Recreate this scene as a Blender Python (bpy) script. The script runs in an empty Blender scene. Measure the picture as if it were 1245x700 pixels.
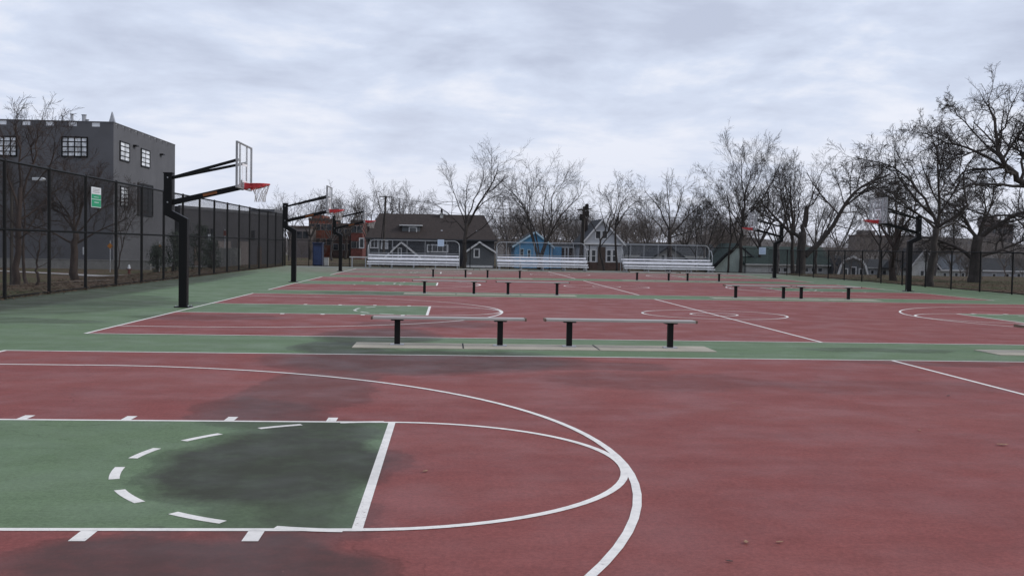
import bpy, math, random
import numpy as np
from mathutils import Vector, Matrix
R = math.radians
scn = bpy.context.scene
col = scn.collection

# ------------------------------------------------------------------ camera
FPX, EYE, YAW, PITCH, ROLL = 1268.74, 1.6113, 0.0604, -0.0389, 0.0176
_f = Vector((math.sin(YAW)*math.cos(PITCH), math.cos(YAW)*math.cos(PITCH), math.sin(PITCH)))
_r = Vector((math.cos(YAW), -math.sin(YAW), 0)); _u = _r.cross(_f)
CR = _r*math.cos(ROLL) + _u*math.sin(ROLL)
CU = -_r*math.sin(ROLL) + _u*math.cos(ROLL)
cam = bpy.data.cameras.new('camera'); camo = bpy.data.objects.new('camera', cam); col.objects.link(camo)
M = Matrix(((CR.x, CU.x, -_f.x, 0), (CR.y, CU.y, -_f.y, 0), (CR.z, CU.z, -_f.z, EYE), (0, 0, 0, 1)))
camo.matrix_world = M
cam.sensor_width = 36; cam.lens = 36*FPX/1245; cam.clip_end = 4000; cam.clip_start = .05
scn.camera = camo
def at(u, Y, v=300):
    """survey helper: where the sight line of photo pixel (u, v) crosses the vertical plane at depth Y"""
    d = _f*FPX + CR*(u-622.5) - CU*(v-350)
    t = Y/d.y
    return d.x*t, EYE + d.z*t

# ------------------------------------------------------------------ sky, sun, exposure
SUN_EL, SUN_AZ = R(32), R(98)       # azimuth clockwise from +y
world = bpy.data.worlds.new("World"); scn.world = world; world.use_nodes = True
nt = world.node_tree; N = nt.nodes; Lk = nt.links
bg = N['Background']; bg.inputs['Strength'].default_value = 0.1
sky = N.new('ShaderNodeTexSky'); sky.sky_type = 'NISHITA'; sky.sun_disc = False
sky.sun_elevation = SUN_EL; sky.sun_rotation = SUN_AZ
tc = N.new('ShaderNodeTexCoord'); sep = N.new('ShaderNodeSeparateXYZ'); Lk.new(tc.outputs['Generated'], sep.inputs[0])
def wm(op, a, b=None, c=None):
    n = N.new('ShaderNodeMath'); n.operation = op
    for i, x in enumerate((a, b, c)):
        if x is None: continue
        if isinstance(x, (int, float)): n.inputs[i].default_value = x
        else: Lk.new(x, n.inputs[i])
    return n.outputs[0]
zc = wm('MAXIMUM', sep.outputs['Z'], 0.0)
den = wm('ADD', zc, 0.16)
ux = wm('DIVIDE', sep.outputs['X'], den); uy = wm('DIVIDE', sep.outputs['Y'], den)
cmb = N.new('ShaderNodeCombineXYZ'); Lk.new(ux, cmb.inputs[0]); Lk.new(uy, cmb.inputs[1])
n1 = N.new('ShaderNodeTexNoise'); n1.inputs['Scale'].default_value = 1.45; n1.inputs['Detail'].default_value = 9; n1.inputs['Roughness'].default_value = .58
n1.inputs['Distortion'].default_value = .25
Lk.new(cmb.outputs[0], n1.inputs['Vector'])
cr = N.new('ShaderNodeValToRGB'); n2 = N.new('ShaderNodeTexNoise'); n2.inputs['Scale'].default_value = 5.5; n2.inputs['Detail'].default_value = 6; Lk.new(cmb.outputs[0], n2.inputs['Vector'])
puff = wm('ADD', wm('MULTIPLY', n1.outputs['Fac'], .80), wm('MULTIPLY', n2.outputs['Fac'], .20))
tilt = wm('SUBTRACT', puff, wm('MULTIPLY', wm('SUBTRACT', wm('MINIMUM', zc, .22), .15), 1.0)); Lk.new(tilt, cr.inputs[0])
e = cr.color_ramp.elements
e[0].position = .36; e[0].color = (.53, .58, .72, 1)
e[1].position = .61; e[1].color = (.87, .89, .97, 1)
m_ = cr.color_ramp.elements.new(.50); m_.color = (.67, .735, .885, 1)
hz = N.new('ShaderNodeMix'); hz.data_type = 'RGBA'
fac = N.new('ShaderNodeMapRange'); Lk.new(zc, fac.inputs[0]); fac.inputs[1].default_value = 0; fac.inputs[2].default_value = .17
fac.inputs[3].default_value = .85; fac.inputs[4].default_value = .0
Lk.new(fac.outputs[0], hz.inputs['Factor']); Lk.new(cr.outputs[0], hz.inputs['A']); hz.inputs['B'].default_value = (.72, .76, .90, 1)
sc_ = N.new('ShaderNodeVectorMath'); sc_.operation = 'SCALE'; Lk.new(hz.outputs['Result'], sc_.inputs[0]); sc_.inputs['Scale'].default_value = 9.6
mx = N.new('ShaderNodeMix'); mx.data_type = 'RGBA'; mx.inputs['Factor'].default_value = .93
Lk.new(sky.outputs[0], mx.inputs['A']); Lk.new(sc_.outputs[0], mx.inputs['B'])
Lk.new(mx.outputs['Result'], bg.inputs['Color'])
sun = bpy.data.lights.new('sun', 'SUN'); sun.energy = 1.5; sun.angle = R(22); sun.color = (1, .96, .9)
so = bpy.data.objects.new('sun', sun); col.objects.link(so)
sd = Vector((math.sin(SUN_AZ)*math.cos(SUN_EL), math.cos(SUN_AZ)*math.cos(SUN_EL), math.sin(SUN_EL)))
so.rotation_euler = sd.to_track_quat('Z', 'Y').to_euler()
vs = scn.view_settings; vs.view_transform = 'Standard'; vs.look = 'None'; vs.gamma = 1; vs.use_curve_mapping = False; vs.exposure = 0.12
scn.cycles.max_bounces = 6; scn.cycles.transparent_max_bounces = 24

# ------------------------------------------------------------------ materials
class MatB:
    def __init__(s, name, rough=.8, metal=0, spec=.5):
        s.m = bpy.data.materials.new(name); s.m.use_nodes = True
        s.nt = s.m.node_tree; s.N = s.nt.nodes; s.L = s.nt.links
        s.b = s.N['Principled BSDF']; s.b.inputs['Roughness'].default_value = rough; s.b.inputs['Metallic'].default_value = metal
        s.b.inputs['Specular IOR Level'].default_value = spec
        s.tc = s.N.new('ShaderNodeTexCoord').outputs['Object']
        s.geo = s.N.new('ShaderNodeNewGeometry').outputs['Position']
    def math(s, op, a, b=None, c=None, clamp=False):
        n = s.N.new('ShaderNodeMath'); n.operation = op; n.use_clamp = clamp
        for i, x in enumerate((a, b, c)):
            if x is None: continue
            if isinstance(x, (int, float)): n.inputs[i].default_value = x
            else: s.L.new(x, n.inputs[i])
        return n.outputs[0]
    def noise(s, scale, detail=4, rough=.55, vec=None, sc=None, dist=0):
        n = s.N.new('ShaderNodeTexNoise'); n.inputs['Scale'].default_value = scale
        n.inputs['Detail'].default_value = detail; n.inputs['Roughness'].default_value = rough; n.inputs['Distortion'].default_value = dist
        v = vec or s.geo
        if sc:
            mp = s.N.new('ShaderNodeMapping'); mp.inputs['Scale'].default_value = sc; s.L.new(v, mp.inputs[0]); v = mp.outputs[0]
        s.L.new(v, n.inputs['Vector']); return n.outputs['Fac']
    def ramp(s, fac, a, b, lo=0, hi=1):
        n = s.N.new('ShaderNodeMapRange'); n.interpolation_type = 'SMOOTHSTEP'
        s.L.new(fac, n.inputs[0]); n.inputs[1].default_value = a; n.inputs[2].default_value = b
        n.inputs[3].default_value = lo; n.inputs[4].default_value = hi; return n.outputs[0]
    def mix(s, fac, a, b):
        n = s.N.new('ShaderNodeMix'); n.data_type = 'RGBA'
        for k, x in (('Factor', fac), ('A', a), ('B', b)):
            if isinstance(x, (int, float)): n.inputs[k].default_value = x
            elif isinstance(x, tuple): n.inputs[k].default_value = (*x, 1)
            else: s.L.new(x, n.inputs[k])
        return n.outputs['Result']
    def mul(s, c, f):
        n = s.N.new('ShaderNodeVectorMath'); n.operation = 'SCALE'
        if isinstance(c, tuple): n.inputs[0].default_value = c
        else: s.L.new(c, n.inputs[0])
        if isinstance(f, (int, float)): n.inputs['Scale'].default_value = f
        else: s.L.new(f, n.inputs['Scale'])
        return n.outputs[0]
    def color(s, c):
        if isinstance(c, tuple): s.b.inputs['Base Color'].default_value = (*c, 1)
        else: s.L.new(c, s.b.inputs['Base Color'])
    def bump(s, h, strength=.2, dist=.01):
        n = s.N.new('ShaderNodeBump'); n.inputs['Strength'].default_value = strength; n.inputs['Distance'].default_value = dist
        s.L.new(h, n.inputs['Height']); s.L.new(n.outputs[0], s.b.inputs['Normal'])

def plain(name, c, rough=.75, metal=0, var=.25, scale=2.0, spec=.4, sc=None):
    m = MatB(name, rough, metal, spec)
    n = m.noise(scale, 5, .6, sc=sc)
    m.color(m.mul(c, m.ramp(n, .25, .75, 1-var, 1+var)))
    return m.m

# stains on the courts: damp or grimy patches with outlines of their own (x, y, rx, ry, rotation deg, strength)
STAINS = [(-1.28, 7.7, .90, 1.30, 8, 1.0), (-1.02, 8.7, .52, .7, 0, .7), (-.88, 7.2, .42, 1.5, 0, .55), (-.9, 6.3, .6, .5, 0, .4), (-1.0, 9.1, .5, .5, 0, .6), (-1.25, 5.30, .98, .72, 0, .95), (-.9, 4.4, 1.2, .9, 0, .85),
          (-1.75, 9.9, .6, 1.1, 20, .6), (-1.5, 11.8, .75, 2.2, -6, .55), (-.3, 14.6, 2.2, 1.6, 4, .85), (-1.7, 16.4, .8, 1.1, 0, .8),
          (-1.2, 18.6, 1.1, 1.8, 0, .8), (1.4, 14.3, 1.6, .7, 0, .45), (-.4, 21.5, 1.5, 1.0, 0, .55), (2.6, 12.6, 1.7, .9, 0, .20), (5.5, 12.3, 1.5, .8, 0, .16),
          (-5.2, 22.6, 1.8, 1.0, 0, .3), (-9.5, 21, 3.0, .9, 0, .35), (-11.2, 34, 1.6, 26, 0, .8), (-9.8, 27, 2.6, 5, 0, .45), (-8.5, 27.5, 2.5, 1.2, 10, .35),
          (-10.8, 17, 1.5, 5, 0, .4), (-2.5, 34.8, 2.2, 1.2, 0, .4), (7.2, 17, 1.4, .45, 0, .35), (8.0, 15.2, 2.5, .5, 0, .3)]
def stain_mask(m):
    sepn = m.N.new('ShaderNodeSeparateXYZ'); wob = m.N.new('ShaderNodeTexNoise'); wob.inputs['Scale'].default_value = .55; wob.inputs['Detail'].default_value = 7
    wob.inputs['Roughness'].default_value = .68
    m.L.new(m.geo, wob.inputs['Vector'])
    sub = m.N.new('ShaderNodeVectorMath'); sub.operation = 'SUBTRACT'; m.L.new(wob.outputs['Color'], sub.inputs[0]); sub.inputs[1].default_value = (.5, .5, .5)
    mad = m.N.new('ShaderNodeVectorMath'); mad.operation = 'MULTIPLY_ADD'; m.L.new(sub.outputs[0], mad.inputs[0]); mad.inputs[1].default_value = (1.0, 1.7, 0); m.L.new(m.geo, mad.inputs[2])
    tot = None
    for (x, y, rx, ry, a, k) in STAINS:
        mp = m.N.new('ShaderNodeMapping'); mp.vector_type = 'TEXTURE'
        mp.inputs['Location'].default_value = (x, y, 0); mp.inputs['Rotation'].default_value = (0, 0, R(a)); mp.inputs['Scale'].default_value = (rx, ry, 1e4)
        m.L.new(mad.outputs[0], mp.inputs[0])
        ln = m.N.new('ShaderNodeVectorMath'); ln.operation = 'LENGTH'; m.L.new(mp.outputs[0], ln.inputs[0])
        f = m.ramp(ln.outputs['Value'], .74, 1.14, k, 0)
        if tot is None: tot = f
        else:   # 1-(1-a)(1-b)
            tot = m.math('SUBTRACT', m.math('ADD', tot, f), m.math('MULTIPLY', tot, f))
    fine = m.ramp(m.noise(5, 6, .7), .3, .7, .86, 1.1)
    return m.math('MULTIPLY', tot, fine, clamp=True)
def court_mat(name, base, fade, damp, dk=.85):
    m = MatB(name, .75, 0, .12)
    big = m.ramp(m.noise(.35, 5, .6, sc=(.5, 1.6, 1)), .35, .68)
    med = m.ramp(m.noise(1.6, 6, .65, sc=(.6, 1.5, 1)), .28, .75, .92, 1.08)
    fin = m.ramp(m.noise(120, 3, .8), .3, .7, .90, 1.10)
    c = m.mix(m.math('MULTIPLY', big, .4), base, fade)
    c = m.mul(m.mul(c, med), fin); c = m.mul(c, m.ramp(m.noise(34, 4, .75), .34, .66, .86, 1.13))
    c = m.mul(c, m.ramp(m.noise(9, 5, .7), .3, .7, .94, 1.06))
    # thin drag marks and scuffs
    sc = m.ramp(m.noise(2.2, 8, .75, sc=(.35, 3, 1), dist=1.2), .60, .74, 0, .28)
    c = m.mix(sc, c, tuple(min(1, x*1.35+.02) for x in fade))
    g2 = m.ramp(m.noise(.22, 6, .7, sc=(1, 1.6, 1), dist=.6), .50, .72, 0, .22)
    c = m.mix(g2, c, tuple(x*.7+.02 for x in base))
    st = stain_mask(m)
    c = m.mix(m.math('MULTIPLY', st, dk), c, damp)
    rim = m.math('MULTIPLY', m.ramp(st, .08, .26), m.ramp(st, .30, .50, 1, 0))
    c = m.mul(c, m.ramp(rim, 0, 1, 1, .86))
    speck = m.ramp(m.noise(26, 2, .5), .76, .80, 0, .5)
    c = m.mix(speck, c, tuple(min(1, x*1.6+.04) for x in fade))
    pit = m.ramp(m.noise(31, 3, .6, vec=None, sc=(1, 1.3, 1)), .24, .19, 0, .5)
    c = m.mix(pit, c, tuple(x*.45 for x in base))
    crk = m.N.new('ShaderNodeTexVoronoi'); crk.feature = 'DISTANCE_TO_EDGE'; crk.inputs['Scale'].default_value = .16
    wv = m.N.new('ShaderNodeTexNoise'); wv.inputs['Scale'].default_value = 1.6; wv.inputs['Detail'].default_value = 6; m.L.new(m.geo, wv.inputs['Vector'])
    wa = m.N.new('ShaderNodeVectorMath'); wa.operation = 'MULTIPLY_ADD'; m.L.new(wv.outputs['Color'], wa.inputs[0]); wa.inputs[1].default_value = (.8, .8, 0); m.L.new(m.geo, wa.inputs[2]); m.L.new(wa.outputs[0], crk.inputs['Vector'])
    c = m.mix(m.ramp(crk.outputs['Distance'], .0, .0012, .35, 0), c, tuple(x*.4 for x in base))
    # trodden-in dirt over the left end of the farthest court
    mp = m.N.new('ShaderNodeMapping'); mp.vector_type = 'TEXTURE'; mp.inputs['Location'].default_value = (-3.2, 66, 0); mp.inputs['Scale'].default_value = (7, 8.5, 1e4)
    m.L.new(m.geo, mp.inputs[0]); ln = m.N.new('ShaderNodeVectorMath'); ln.operation = 'LENGTH'; m.L.new(mp.outputs[0], ln.inputs[0])
    c = m.mix(m.ramp(ln.outputs['Value'], .6, 1.2, .6, 0), c, (.17, .135, .105))
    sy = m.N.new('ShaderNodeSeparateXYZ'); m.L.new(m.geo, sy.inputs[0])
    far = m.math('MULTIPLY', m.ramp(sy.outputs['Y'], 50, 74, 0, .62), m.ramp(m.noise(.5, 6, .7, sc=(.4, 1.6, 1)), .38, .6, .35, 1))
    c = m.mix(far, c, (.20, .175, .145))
    m.color(c)
    m.L.new(m.ramp(m.noise(1.3, 4), .3, .7, .52, .78), m.b.inputs['Roughness'])
    m.bump(m.noise(260, 2, .9), .25, .004)
    return m.m
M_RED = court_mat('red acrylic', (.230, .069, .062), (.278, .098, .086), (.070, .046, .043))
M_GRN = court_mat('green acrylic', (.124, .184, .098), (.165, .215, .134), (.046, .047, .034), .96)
def line_mat():
    m = MatB('white line paint', .6)
    w = m.ramp(m.noise(9, 6, .75), .28, .62, .80, 1.0)
    c = m.mul((.86, .82, .76), w)
    st = stain_mask(m)
    c = m.mix(m.math('MULTIPLY', st, .22), c, (.35, .34, .32))
    chip = m.ramp(m.math('ADD', m.noise(38, 5, .8), m.math('MULTIPLY', m.noise(1.1, 4), .5)), .86, .98, 0, .75)
    c = m.mix(chip, c, (.25, .18, .17))
    m.color(c); return m.m
M_LINE = line_mat()
def concrete(name, c=(.42, .39, .34)):
    m = MatB(name, .85)
    a = m.ramp(m.noise(1.4, 6, .65), .3, .7, .82, 1.1); b = m.ramp(m.noise(60, 3, .7), .3, .7, .9, 1.08)
    m.color(m.mul(m.mul(c, a), b)); m.bump(m.noise(90, 3), .2, .004); return m.m
M_CONC = concrete('pad concrete', (.43, .39, .31)); M_WALLC = concrete('wall concrete', (.22, .215, .20)); M_WALK = concrete('walk concrete', (.36, .34, .32))
def ground_mat():
    m = MatB('grass and leaf soil', .95, 0, .1)
    a = m.noise(.12, 6, .65); b = m.noise(1.1, 7, .7); c3 = m.noise(14, 5, .75)
    grass = m.mix(m.ramp(c3, .35, .7), (.055, .062, .028), (.10, .10, .05))
    soil = m.mix(m.ramp(c3, .35, .65), (.075, .052, .036), (.15, .105, .075))
    mixed = m.mix(m.ramp(m.math('ADD', m.math('MULTIPLY', a, .6), m.math('MULTIPLY', b, .4)), .44, .58), soil, grass)
    m.color(mixed); m.bump(c3, .6, .05); return m.m
M_GROUND = ground_mat()
M_BLACK = plain('black powder coat', (.004, .004, .0045), .5, 0, .15, 6, .22)
M_FENCE = plain('black vinyl wire', (.005, .005, .0055), .55, 0, .1, 3, .22)
M_RIM = plain('red rim paint', (.50, .035, .04), .45, 0, .15, 8)
M_NET = plain('white net cord', (.45, .43, .41), .9)
M_GALV = plain('galvanised steel', (.42, .43, .45), .45, .6, .15, 4)
M_RAIL = plain('dull grey pipe', (.30, .31, .32), .6, .3, .12, 3)
M_ALU = plain('weathered aluminium plank', (.60, .60, .62), .55, .25, .14, 3, sc=(1, 8, 8))
M_WHITEP = plain('white plank paint', (.80, .80, .82), .6, 0, .12, 4)
M_BENCH = plain('grey bench board', (.40, .37, .35), .7, 0, .18, 4, sc=(.6, 8, 8))
M_BENCHE = plain('rusty board end', (.16, .10, .075), .8)
M_ORANGE = plain('orange sticker', (.22, .075, .02), .6)
def glass_board():
    m = MatB('clear backboard', .12); m.color((.80, .83, .86)); m.b.inputs['Alpha'].default_value = .16; return m.m
M_CLEAR = glass_board()
M_SIDING_DK = plain('charcoal siding', (.050, .052, .057), .8, 0, .2, 3, sc=(.3, .3, 9))
M_SIDING_G = plain('grey shingle siding', (.11, .115, .12), .85, 0, .22, 4, sc=(.6, .6, 9))
M_SIDING_L = plain('pale grey siding', (.42, .43, .45), .8, 0, .12, 3, sc=(.3, .3, 10))
M_BLUE = plain('blue siding', (.085, .25, .42), .7, 0, .15, 3, sc=(.4, .4, 9))
M_BLUEL = plain('pale blue trim', (.36, .50, .58), .6)
M_ROOFBR = plain('brown shingle roof', (.040, .031, .028), .95, 0, .45, 4, sc=(1, 1, 5))
M_ROOFDK = plain('dark shingle roof', (.032, .034, .037), .95, 0, .35, 4, sc=(1, 1, 5))
M_ROOFGN = plain('dark green roof', (.026, .042, .036), .9, 0, .3, 4)
M_TRIM = plain('white trim', (.58, .58, .58), .7, 0, .1)
M_PALEGN = plain('pale green wall', (.42, .48, .43), .8, 0, .1)
M_CREAM = plain('off white wall', (.46, .46, .44), .8, 0, .12)
M_DOOR = plain('brown door', (.07, .05, .04), .7)
M_BRICK = plain('red brick', (.14, .048, .040), .9, 0, .3, 2.0)
M_BRICKB = plain('brown brick', (.085, .055, .045), .9, 0, .3, 1.0)
M_TOWER = plain('grey tower wall', (.15, .13, .125), .9, 0, .2, .4)
M_INDUS = plain('dark grey render', (.105, .106, .115), .85, 0, .10, .5)
M_INDUS2 = plain('charcoal block wall', (.058, .056, .062), .85, 0, .15, .6)
M_BARK = plain('dark bark', (.048, .041, .037), .95, 0, .35, 5, sc=(1, 1, .3))
M_BARKG = plain('grey bark', (.085, .076, .072), .95, 0, .35, 5, sc=(1, 1, .3))
M_BARKR = plain('reddish brown bark', (.052, .038, .033), .95, 0, .3, 5, sc=(1, 1, .3))
M_BARKL = plain('pale twig bark', (.12, .11, .105), .95, 0, .3, 3)
M_EVER = plain('dark evergreen leaf', (.040, .052, .038), .8, 0, .4, 3)
M_LEAF = plain('dry leaf', (.30, .17, .10), .8, 0, .3, 20)
M_LITTER = plain('leaf litter', (.13, .085, .055), .95, 0, .4, 20)
M_GREENS = plain('green sign', (.0, .26, .12), .5, 0, .05)
M_SIGNW = plain('white sign', (.62, .64, .66), .5, 0, .05)
M_SIGNB = plain('pale blue sign', (.46, .55, .66), .5, 0, .05)
M_INK = plain('sign ink', (.20, .17, .19), .6)
M_INKB = plain('blue sign ink', (.16, .24, .40), .6)
M_ASPH = plain('asphalt', (.05, .05, .052), .9, 0, .15, 3)
M_YEL = plain('orange stand-in paint', (.40, .15, .02), .6)
M_CABIN = plain('blue plastic', (.02, .03, .07), .5)
def window_glass():
    m = MatB('window glass', .12, 0, .6); n = m.noise(.6, 3); m.color(m.mix(m.ramp(n, .4, .6), (.02, .022, .026), (.06, .065, .07))); return m.m
M_GLASS = window_glass()
M_PANEL = plain('bright white slot fill', (.85, .87, .9), .5, 0, .05)  # opaque white, added so the parapet slots look bright instead of dark
M_DARKPANE = plain('dark matt pane', (.012, .013, .016), .7, 0, .2)
def window_bright():
    m = MatB('pale glazed panes', .25, 0, .6); n = m.noise(.9, 4); m.color(m.mix(m.ramp(n, .4, .6), (.45, .47, .49), (.80, .83, .86))); return m.m
M_PANE = window_bright()

# ------------------------------------------------------------------ mesh helpers
class MB:
    def __init__(s): s.v = []; s.f = []
    def add(s, vs, fs):
        o = len(s.v); s.v.extend(vs); s.f.extend(tuple(i+o for i in f) for f in fs)
    def box(s, x0, x1, y0, y1, z0, z1):
        s.add([(x0,y0,z0),(x1,y0,z0),(x1,y1,z0),(x0,y1,z0),(x0,y0,z1),(x1,y0,z1),(x1,y1,z1),(x0,y1,z1)],
              [(0,3,2,1),(4,5,6,7),(0,1,5,4),(1,2,6,5),(2,3,7,6),(3,0,4,7)]); return s
    def prism(s, prof, axis, a, b):
        """prof: list of 2D points; axis 'y' -> profile in xz, extruded a..b along y; 'x' -> profile in yz"""
        n = len(prof)
        mk = (lambda p, t: (p[0], t, p[1])) if axis == 'y' else ((lambda p, t: (t, p[0], p[1])) if axis == 'x' else (lambda p, t: (p[0], p[1], t)))
        s.add([mk(p, a) for p in prof] + [mk(p, b) for p in prof],
              [tuple(range(n)), tuple(range(2*n-1, n-1, -1))] + [(i, i+n, (i+1) % n+n, (i+1) % n) for i in range(n)]); return s
    def tube(s, pts, rad, sides=6, cap=True):
        n = len(pts)
        if isinstance(rad, (int, float)): rad = [rad]*n
        P = [Vector(p) for p in pts]
        t0 = (P[1]-P[0]).normalized(); a = Vector((0, 0, 1)) if abs(t0.z) < .9 else Vector((1, 0, 0))
        x = t0.cross(a).normalized(); o = len(s.v)
        for i in range(n):
            t = (P[min(i+1, n-1)]-P[max(i-1, 0)])
            if t.length < 1e-9: t = t0
            t.normalize(); x = (x - t*x.dot(t))
            if x.length < 1e-6: x = t.orthogonal()
            x.normalize(); y = t.cross(x)
            for k in range(sides):
                an = 2*math.pi*k/sides; q = P[i] + (x*math.cos(an)+y*math.sin(an))*rad[i]; s.v.append((q.x, q.y, q.z))
        for i in range(n-1):
            for k in range(sides):
                k2 = (k+1) % sides
                s.f.append((o+i*sides+k, o+i*sides+k2, o+(i+1)*sides+k2, o+(i+1)*sides+k))
        if cap:
            s.f.append(tuple(o+k for k in range(sides-1, -1, -1))); s.f.append(tuple(o+(n-1)*sides+k for k in range(sides)))
        return s
    def bar(s, a, b, w, h):
        """rectangular bar from a to b, w wide sideways and h tall"""
        a, b = Vector(a), Vector(b); t = (b-a).normalized()
        up = Vector((0, 0, 1)) if abs(t.z) < .95 else Vector((0, 1, 0))
        x = t.cross(up).normalized(); y = x.cross(t); o = []
        for p in (a, b):
            for sx, sy in ((-1,-1),(1,-1),(1,1),(-1,1)):
                q = p + x*sx*w/2 + y*sy*h/2; o.append((q.x, q.y, q.z))
        s.add(o, [(3,2,1,0),(4,5,6,7),(0,1,5,4),(1,2,6,5),(2,3,7,6),(3,0,4,7)]); return s
    def build(s, name, mat, parent=None, smooth=False, bevel=0):
        me = bpy.data.meshes.new(name); me.from_pydata(s.v, [], s.f); me.update(); me.materials.append(mat)
        if smooth: me.polygons.foreach_set('use_smooth', [True]*len(me.polygons))
        o = bpy.data.objects.new(name, me); col.objects.link(o)
        if parent: o.parent = parent
        if bevel:
            b = o.modifiers.new('b', 'BEVEL'); b.width = bevel; b.segments = 2; b.limit_method = 'ANGLE'
        return o
def tag(o, label=None, cat=None, group=None, kind=None):
    for k, v in (('label', label), ('category', cat), ('group', group), ('kind', kind)):
        if v: o[k] = v
    return o
def thing(name, label, cat, group=None, loc=(0, 0, 0), rz=0):
    o = bpy.data.objects.new(name, None); col.objects.link(o); o.location = loc; o.rotation_euler.z = rz; o.empty_display_size = .3
    return tag(o, label, cat, group)
def kids(o): return [c for c in bpy.data.objects if c.parent is o]
def copy_tree(o, parent=None):
    c = o.copy(); col.objects.link(c); c.parent = parent
    for ch in kids(o): copy_tree(ch, c)
    return c
def struct(mb, name, mat): return tag(mb.build(name, mat), kind='structure')

# ------------------------------------------------------------------ terrain and court surfaces
def sm(t): t = max(0., min(1., t)); return t*t*(3-2*t)
def gz(x, y):
    return -max(.80*sm((-12.6-x)/12), 1.05*sm((y-77)/22)) - .02
X0, C1, CW, CL = -6.2646, 7.6826, 15.441, 25.95
CY = [C1, C1+18.348, C1+18.348+18.154, C1+18.348+18.154+18.745]
FT = .3048
g = MB()
xs = [-1500, -600, -300, -150, -90, -60, -45, -38, -32] + [-30+i for i in range(19)] + [-11, 0, 10, 20, 25, 28, 35, 45, 60, 90, 150, 300, 600, 1500]
ys = [-1000, -300, -100, -30, -10, 0, 20, 40, 60, 70, 76] + [77+1.5*i for i in range(16)] + [103, 115, 130, 150, 200, 300, 600, 1200, 2500]
rg = random.Random(5)
g.v = [(x, y, gz(x, y)-.03*(-11.9 < x < 24 and y < 76.5)+(.02*rg.random() if x < -13.5 or x > 26 else 0)) for y in ys for x in xs]
nx = len(xs); g.f = [(j*nx+i, j*nx+i+1, (j+1)*nx+i+1, (j+1)*nx+i) for j in range(len(ys)-1) for i in range(nx-1)]
struct(g, 'ground', M_GROUND)
# apron: subdivided plate with a ragged left edge at the fence
ap = MB(); rr = random.Random(2); edge = []
y = -8.
while y < 76.2: edge.append((-11.95 + rr.uniform(-.10, .10), y)); y += .5
poly = edge + [(-12, 76.2), (24.0, 76.2), (24.0, -8)]
ap.prism(poly, 'z', -.06, 0)
struct(ap, 'court_apron', M_GRN)
apc = MB().box(-11, 24, 71.9, 76.1, -.01, .004)
struct(apc, 'bleacher_slab', concrete('worn far slab', (.17, .18, .155)))
LWD = .057
def quad(mb, x0, x1, y0, y1, z): mb.add([(x0,y0,z),(x1,y0,z),(x1,y1,z),(x0,y1,z)], [(0,1,2,3)])
def arc(mb, cx, cy, r, a0, a1, z, w=LWD, n=None):
    n = n or max(3, int(abs(a1-a0)/2.5)); vs = []
    for i in range(n+1):
        a = R(a0+(a1-a0)*i/n)
        for q in (r-w/2, r+w/2): vs.append((cx+q*math.cos(a), cy+q*math.sin(a), z))
    mb.add(vs, [(2*i, 2*i+1, 2*i+3, 2*i+2) for i in range(n)])
for ci, cy in enumerate(CY):
    x0 = X0 - (.12 if ci == 0 else 0); x1 = X0+CL; h = CW/2
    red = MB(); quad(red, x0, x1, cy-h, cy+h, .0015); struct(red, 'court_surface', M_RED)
    key = MB(); k = 6*FT; kl = 19*FT
    quad(key, X0+.02, X0+kl, cy-k, cy+k, .003); quad(key, x1-kl, x1-.02, cy-k, cy+k, .003)
    struct(key, 'court_key', M_GRN)
    # each marking family at its own small height so that crossings never coincide
    m = MB(); w = LWD; z = .0045; t = w/2
    quad(m, x0, x1, cy+h-w, cy+h, z); quad(m, x0, x1, cy-h, cy-h+w, z)
    quad(m, x0, x0+w, cy-h+w, cy+h-w, z); quad(m, x1-w, x1, cy-h+w, cy+h-w, z)
    mid = (X0+x1)/2
    quad(m, mid-t, mid+t, cy-h+w, cy+h-w, z)
    arc(m, mid, cy, 5.92*FT, 0, 360, z+.0007, n=72); arc(m, mid, cy, 1.92*FT, 0, 360, z+.0007, n=40)
    for s, xb in ((1, X0), (-1, x1)):
        def xx(d): return xb+s*d
        def q2(a, b, c, d, zz): quad(m, min(xx(a), xx(b)), max(xx(a), xx(b)), c, d, zz)
        fl = 18.92*FT
        for e_ in (1, -1):
            yk = cy+e_*5.92*FT
            q2(w, fl+t, yk-t, yk+t, z)
            for d in (8.1, 11.1, 14.1, 17.1):
                ya, yb = sorted((cy+e_*6*FT, cy+e_*6.68*FT)); q2(d*FT-.045, d*FT+.045, ya+.001, yb, z)
            y3 = cy+e_*19.67*FT
            q2(w, 5.25*FT, y3-t, y3+t, z)
        q2(fl-t-.003, fl+t+.003, cy-5.92*FT+t, cy+5.92*FT-t, z)
        cxf = xx(fl); c3 = xx(5.25*FT)
        arc(m, c3, cy, 19.67*FT, *((-90, 90) if s > 0 else (90, 270)), z+.0014, n=60)
        arc(m, cxf, cy, 5.92*FT, *((-90, 90) if s > 0 else (90, 270)), z+.0007, n=44)
        for a in (98.6, 122, 146.5, 169.5, 191.5, 214.5, 238.5, 261.4):
            aa = a if s > 0 else 180-a
            arc(m, cxf, cy, 5.98*FT, aa-6.2, aa+6.2, z+.0007, .07, n=5)
    struct(m, 'court_markings', M_LINE)

# bench pads between the courts
GAPS = [(CY[i]+CY[i+1])/2 for i in range(3)]
joint = plain('joint', (.03, .03, .03), .9)
for gi, gy in enumerate(GAPS):
    for px in (-1.5, 8.94):
        pd = MB(); x1p = px+5.78; c = .0
        pd.prism([(px, gy-.50), (x1p, gy-.50), (x1p, gy+.36), (px, gy+.36)], 'z', -.02, .012)
        o = struct(pd, 'bench_pad', M_CONC)
        jm = MB()
        for jx in (px+1.74, px+3.9): jm.box(jx-.012, jx+.012, gy-.49, gy+.35, .0, .0145)
        struct(jm, 'pad_joint', joint)

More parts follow.
